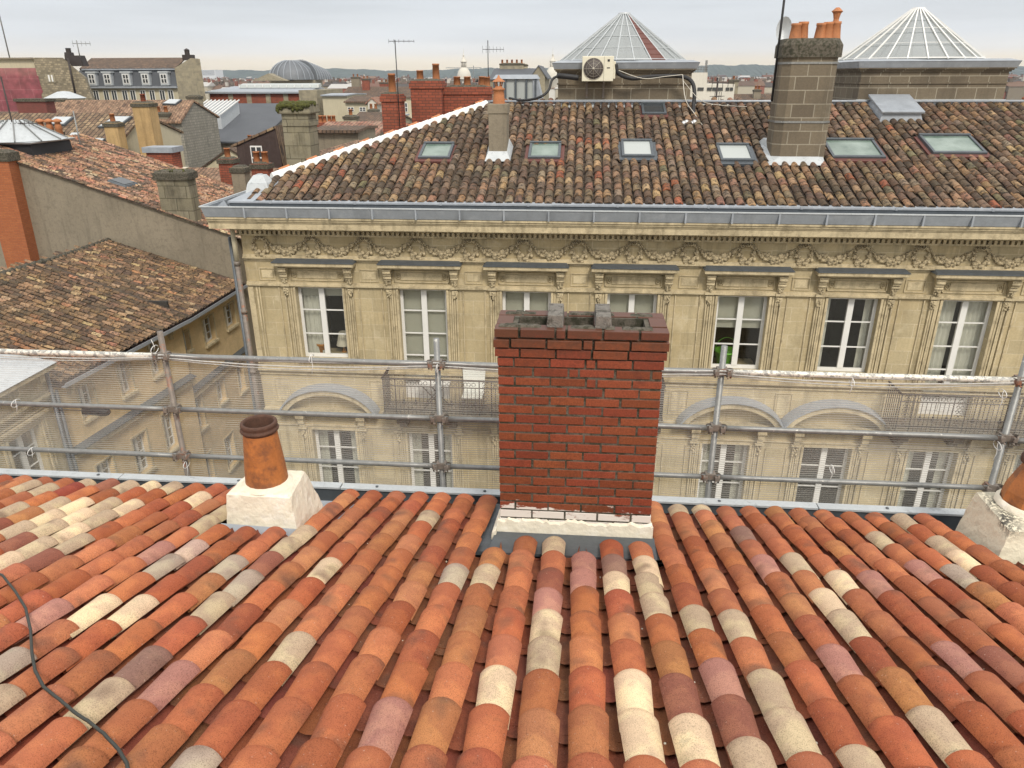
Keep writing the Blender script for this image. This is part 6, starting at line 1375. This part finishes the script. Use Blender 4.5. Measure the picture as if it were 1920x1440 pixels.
house('slate_roof_house', 'slate roofed building with roof dots left of the glazed dormer', P(925, 150, 110).x, P(1012, 150, 110).x, 106, 118, P(960, 150, 106).z, P(960, 130, 110).z, 'x', 'stone_g', 'slate', chim=[(P(960, 125, 112).x, 112, -1, P(960, 119, 112).z, 3.4, .8, 'stone_g', 5), (P(983, 125, 112).x, 112.5, -1, P(983, 121, 112).z, .9, .8, 'cream', 0)], oh=.2)
house('gabled_house', 'stone house with a steep grey gable beside the white dome', P(1000, 150, 95).x, P(1024, 150, 95).x, 92, 104, P(1010, 142, 95).z, P(1010, 125, 95).z, 'y', 'stone_g', 'slate')

# towers, market hall
def dome_tower(px, Y, ztop, name, label):
    c = P(px, 140, Y); root = thing(name, label, 'domed tower', (c.x, Y, GZ)); k = (ztop-0)/13.5
    m = MB(); m.lathe(c.x, Y, [(4.4*k, GZ), (4.4*k, -.9*k), (4.6*k, -.8*k), (4.1*k, -.3*k)], 20); m.build('drum', 'white_wall', root)
    sx_ = .66
    m = MB(); m.lathe(c.x, Y, [(4.0*k, -1.5*k), (4.0*k, 0), (3.8*k, 1.5*k), (3.3*k, 3.2*k), (2.3*k, 4.6*k), (1.3*k, 5.3*k)], 20); m.build('dome', 'white_wall', root)
    m = MB()
    for i in range(8): a = i*math.pi/4; m.tube([(c.x+1.3*k*math.cos(a), Y+1.3*k*math.sin(a), 5.2*k), (c.x+1.3*k*math.cos(a), Y+1.3*k*math.sin(a), 8.0*k)], .28*k, 5)
    m.lathe(c.x, Y, [(1.9*k, 8.0*k), (1.9*k, 8.4*k), (1.4*k, 8.6*k), (1.2*k, 9.4*k), (.6*k, 10.2*k), (.35*k, 11*k), (.6*k, 11.2*k), (.12*k, 11.8*k), (.08*k, 15*k)], 10); m.build('cupola', 'white_wall', root)
dome_tower(870, 450, 13.5, 'dome_tower', 'distant white dome with a slender cupola above the broad brick stack')
dome_tower(1036, 430, 13.0, 'dome_tower', 'distant white dome with cupola just left of the glass-roofed lantern')
mk = thing('market_hall', 'great grey ribbed vault roof rising over the distant rooftops', 'market hall', (-110, 310, GZ))
c = P(548, 150, 300); m = MB(); n = 16; vs = []
prof = [(8.5*math.cos(a), 6.9*math.sin(a)) for a in np.linspace(0, math.pi/2, 8)]
m.lathe(c.x, 300, [(max(.05, r_), -.6+z) for r_, z in prof], 32)
ax = Vector((10, 45, 0)); 
A = [(6.6*math.cos(a), 6.9*math.sin(a)**.95) for a in np.linspace(0, math.pi, 17)]
vs = [(c.x+u_+3, 303-u_*.2, -.6+z) for u_, z in A]+[(c.x+u_-5, 345-u_*.2, -.6+z*.72) for u_, z in A]
m.add(vs, [(i, i+1, i+18, i+17) for i in range(16)]+[tuple(range(17))]); m.build('vault', 'slate_l', mk)
m = MB()
for k in range(20): a = 2*math.pi*k/20; m.tube([(c.x+(r_+.1)*math.cos(a), 300+(r_+.1)*math.sin(a), -.5+z) for r_, z in prof[:-1]], .14, 4)
for t in np.linspace(0, 1, 7): m.tube([(c.x+u_*1.01+3-8*t, 303+42*t-u_*.2, -.55+z*(1.02-.28*t)) for u_, z in A], .12, 4, False)
m.build('rib', 'zinc', mk)
m = MB(); m.hexa([(c.x-9, 300, GZ), (c.x+9, 300, GZ), (c.x-3, 345, GZ), (c.x-18, 345, GZ)], [(c.x-9, 300, -.7), (c.x+9, 300, -.7), (c.x-3, 345, -.7), (c.x-18, 345, -.7)]); m.add([(c.x-11, 288, -.9), (c.x-4.5, 288, 1.6), (c.x+2, 288, -.9), (c.x-11, 298, -.9), (c.x-4.5, 298, 1.6), (c.x+2, 298, -.9)], [(0, 1, 2), (0, 3, 4, 1), (1, 4, 5, 2)]); m.build('walls', 'stone_g', mk)

# crowd of old houses, each its own, from behind the mansion to the far streets
variants = []
for wall_, roof_, w_, d_, h_, ax, ck in (('stone_g', 'roof_pink', 9, 10, 1.5, 'x', 2), ('stone_g', 'roof_brown', 12, 9, 1.4, 'x', 2), ('cream', 'roof_brown', 8, 11, 1.5, 'y', 2), ('render', 'roof_brown', 10, 12, 1.8, 'y', 2),
        ('cream', 'roof_red', 11, 9, 1.4, 'x', 0), ('white_wall', 'slate', 12, 10, 1.7, 'x', 2), ('stone_g', 'roof_ochre', 9, 9, 1.4, 'y', 1), ('cream', 'roof_brown', 14, 10, 1.6, 'x', 3), ('render', 'roof_brown', 8, 8, 1.3, 'y', 2), ('stone_g', 'slate', 10, 10, 1.0, 'x', 2)):
    X = 3000+60*len(variants); ch_ = [(X-w_/2+1+2.6*i, 20+(-1)**i*1.4, h_*.3-.6, h_+rnd.uniform(.6, 1.9), rnd.uniform(.8, 2.2), .8, rnd.choice(['brick_wall', 'stone_g', 'render', 'cream']), rnd.choice([1, 2, 3])) for i in range(ck)]
    v = house('town_house', 'tiled town house among the crowded rooftops below the hills', X-w_/2, X+w_/2, 20-d_/2, 20+d_/2, 0, h_, ax, wall_, roof_, chim=ch_,
              wins=[(X-w_/2+1.6+2.4*i, -2.3, .9, 1.5) for i in range(int((w_-2)/2.4))] if ax == 'x' else [(X-1.7, -2.2, .9, 1.4), (X+1.7, -2.2, .9, 1.4)], group='town houses crowded below the hills')
    variants.append((v, w_, d_))
placed = []; cnt = 0; used_v = set(); tries = 0
keep = [(-60, -44, 72, 104), (-50, -28, 55, 104), (-38, -26, 38, 56), (-28, -8, 28, 47), (-30, -8, 44, 72), (-9, 3, 26, 42), (8, 16, 78, 92), (-33, -20, 80, 100), (-130, -85, 285, 355), (-9, 16, 14, 31), (-8, 1, 90, 120), (-20, -14, 58, 72), (-68, -44, 72, 104)]
while cnt < 296 and tries < 60000:
    tries += 1; Y = 48*math.exp(rnd.random()**.85*math.log(9.5)); px = rnd.uniform(330, 1960) if rnd.random() < .8 else rnd.uniform(-60, 330)
    p = P(px, 141, Y); vi = rnd.randrange(len(variants)); v, w_, d_ = variants[vi]; s = 1.0+min(.7, Y/500)
    X = p.x
    if Y < 110 and px < 380: continue
    if any(a-w_*s*.5 < X < b+w_*s*.5 and c-d_*s*.5 < Y < d+d_*s*.5 for a, b, c, d in keep): continue
    if any(abs(X-a) < (w_*s+b)*.42 and abs(Y-c) < (d_*s+d)*.40 for a, b, c, d in placed): continue
    placed.append((X, w_*s, Y, d_*s)); ze = (-6.2 if Y < 66 else -4.7 if Y < 95 else -3.9)+rnd.gauss(0, .75)+min(1.1, Y/300)
    if rnd.random() < .07 and Y > 120: ze += 1.8
    o = v if vi not in used_v else copy_tree(v); used_v.add(vi)
    o.location = (X, Y, ze-GZ*0+(GZ)*1.0*s-GZ*0) if False else (X, Y, ze-(0-GZ)*s)
    o.scale = (s, s, s); cnt += 1
# the mass of the city beyond, up to the foot of the hills
mt, t_, b_ = newmat('far_roofs'); a_ = t_.nodes.new('ShaderNodeAttribute'); a_.attribute_name = 'Col'; t_.links.new(a_.outputs['Color'], b_.inputs['Base Color']); b_.inputs['Roughness'].default_value = .9
m = MB(); ww = MB(); rr = random.Random(11)
for i in range(4600):
    Y = 430+rr.random()**1.5*2150; X = rr.uniform(-.98*Y, .62*Y); a, b = rr.uniform(8, 26), rr.uniform(8, 18); z = rr.uniform(-8, -4)+(rr.random() < .05)*rr.uniform(2, 6)*(Y > 700)
    ww.cur = rr.choice([(.30, .26, .19), (.20, .17, .13), (.42, .38, .30), (.14, .12, .10), (.60, .58, .54), (.25, .10, .07)])
    ww.box(X-a/2, X+a/2, Y-b/2, Y+b/2, GZ, z)
    for _ in range(rr.choice((1, 2, 3))): ww.cur = rr.choice([(.22, .08, .05), (.18, .15, .12), (.12, .1, .08), (.5, .47, .42)]); cx__ = X+rr.uniform(-.45, .45)*a; ww.box(cx__-rr.uniform(.5, 1.6), cx__+.5, Y-.8, Y+.8, z, z+rr.uniform(2.6, 4.6))
    m.cur = rr.choice([(.16, .08, .055), (.11, .07, .05), (.20, .12, .08), (.07, .06, .055), (.10, .06, .045), (.15, .09, .06), (.45, .44, .42)]); k = a/2+.4; l = b/2+.4
    m.add([(X-k, Y-l, z), (X+k, Y-l, z), (X+k, Y+l, z), (X-k, Y+l, z), (X-k, Y, z+2.2), (X+k, Y, z+2.2)], [(0, 1, 5, 4), (3, 4, 5, 2), (0, 4, 3), (1, 2, 5)])
pass
city = ww.build('distant_city', mt); tag(city, None, None, kind='stuff'); o = m.build('far_roofs', mt, city)
for px, Y, w_, z0, z1 in ((1397, 900, 11, -17, 1), (1470, 1000, 8, -17, 12), (1430, 950, 14, -17, -1.5), (1455, 850, 18, -17, -3), (1360, 1100, 16, -17, -1), (1415, 1200, 9, -17, -.5), (388, 2400, 55, -17, 24), (1340, 1300, 20, -17, -2)):
    p = P(px, 141, Y); root = thing('apartment_block', {1397: 'white tower block below the hills, left of the broad stone chimney', 1470: 'tallest white tower hard against the broad stone chimney', 388: 'long pale tower block on the skyline above the left rooftops', 1430: 'white slab block between two far towers', 1455: 'lower white block beside the tall tower by the stone chimney', 1360: 'far white block just right of the pale office terrace', 1415: 'small far white block right of the first white tower', 1340: 'far white shed roof above the pale office block'}[px], 'apartment block', (p.x, Y, GZ))
    MB().box(p.x-w_/2, p.x+w_/2, Y, Y+w_, z0, z1).build('wall', 'facade_w', root)
    m = MB(); z = z1-3
    while z > z1-18 and z > -8: m.box(p.x-w_*.46, p.x+w_*.46, Y-.2, Y-.05, z, z+1.2); z -= 3
    if m.v: m.build('window_band', 'sky_dark', root)
cr = thing('tower_crane', 'thin tower crane on the horizon left of the slender cupola', 'crane', (P(842, 140, 1200).x, 1200, GZ)); cx_ = P(888, 140, 1200).x; zt_ = P(888, 127, 1200).z
m = MB(); m.tube([(cx_, 1200, GZ), (cx_, 1200, zt_+3)], .7, 4); m.build('mast', 'galv', cr); m = MB(); m.tube([(cx_-42, 1200, zt_), (cx_+12, 1200, zt_)], .6, 4); m.build('jib', 'galv', cr)

# ---- aerials and vents scattered over the distant roofs
proto = antenna('roof_aerial', (0, 300, -4), 3.2, .05, [(3.1, 1.3, 5, .2), (2.4, .9, 4, .9)], 'small dark aerial on the distant tiled roofs', 'iron', el=.6); proto['group'] = 'aerials over the distant roofs'
for i, (a, w_, b, d_) in enumerate(sorted(placed, key=lambda q: q[2])[::4][:55]):
    o = proto if i == 0 else copy_tree(proto)
    o.location = (a+rnd.uniform(-.3, .3)*w_, b, -4.2+rnd.uniform(-.4, 1.3)+min(1.6, b/250)); k = 1+b/400; o.scale = (k, k, k); o.rotation_euler = (0, 0, rnd.uniform(0, 3))
# ---- ground, streets, hills
g = MB(); g.add([(-5100, -60, GZ), (3500, -60, GZ), (3500, 3850, GZ), (-5100, 3850, GZ)], [(0, 1, 2, 3)]); struct(g.build('ground', 'paving'))
g = MB(); g.add([(-13, -60, GZ+.004), (-9.5, -60, GZ+.004), (-9.5, 60, GZ+.004), (-13, 60, GZ+.004)], [(0, 1, 2, 3)]); g.add([(-9.5, 7.2, GZ+.004), (60, 7.2, GZ+.004), (60, 14.6, GZ+.004), (-9.5, 14.6, GZ+.004)], [(0, 1, 2, 3)]); struct(g.build('road', 'asphalt'))
g = MB(); g.box(-8, 60, 14.7, 16.95, GZ, GZ+.13); g.box(-8, 60, 5.35, 7.1, GZ, GZ+.13); struct(g.build('pavement', 'paving'))
def hillz(X, Y):
    f = min(1, max(0, (Y-2650)/500)); r = 30+7*math.sin(X*.0017+1)+5*math.sin(X*.0041+.4)+3*math.sin(X*.011)
    return GZ+(r-GZ)*f*(1 if Y < 3250 else max(.2, 1-(Y-3250)/900))
m = MB(); n = 900; rows = [2640, 2720, 2800, 2880, 2960, 3040, 3110, 3170, 3230, 3300, 3450, 3800]; vs = []; hr = random.Random(4); ph_ = [hr.uniform(0, 6) for _ in range(12)]
for i in range(n+1):
    X = -3200+5600*i/n
    for Y in rows:
        z = hillz(X, Y)
        if 2700 < Y < 3400: z += hr.uniform(0, 4.5)+1.6*math.sin(X*.05+ph_[3])
        vs.append((X+hr.uniform(-2, 2), Y+hr.uniform(-12, 12), z))
k = len(rows); m.add(vs, [(k*i+j, k*i+k+j, k*i+k+j+1, k*i+j+1) for i in range(n) for j in range(k-1)], False)
M['woods'] = plain('far_woods', (.05, .06, .035), .95, var=.5, scale=.02, fine=.2, bumps=0); struct(m.build('hills', 'woods'))
# ---- haze
m = MB(); m.box(-5200, 3600, -70, 3900, GZ-1, 62); hz = m.build('haze', 'glass'); hz['kind'] = 'stuff'
mv = bpy.data.materials.new('haze_air'); mv.use_nodes = True; t_ = mv.node_tree; t_.nodes.clear(); pv = t_.nodes.new('ShaderNodeVolumePrincipled'); ou = t_.nodes.new('ShaderNodeOutputMaterial')
pv.inputs['Color'].default_value = (.72, .84, 1, 1); pv.inputs['Density'].default_value = 1.45e-4; pv.inputs['Anisotropy'].default_value = .2; t_.links.new(pv.outputs[0], ou.inputs['Volume']); hz.data.materials[0] = mv
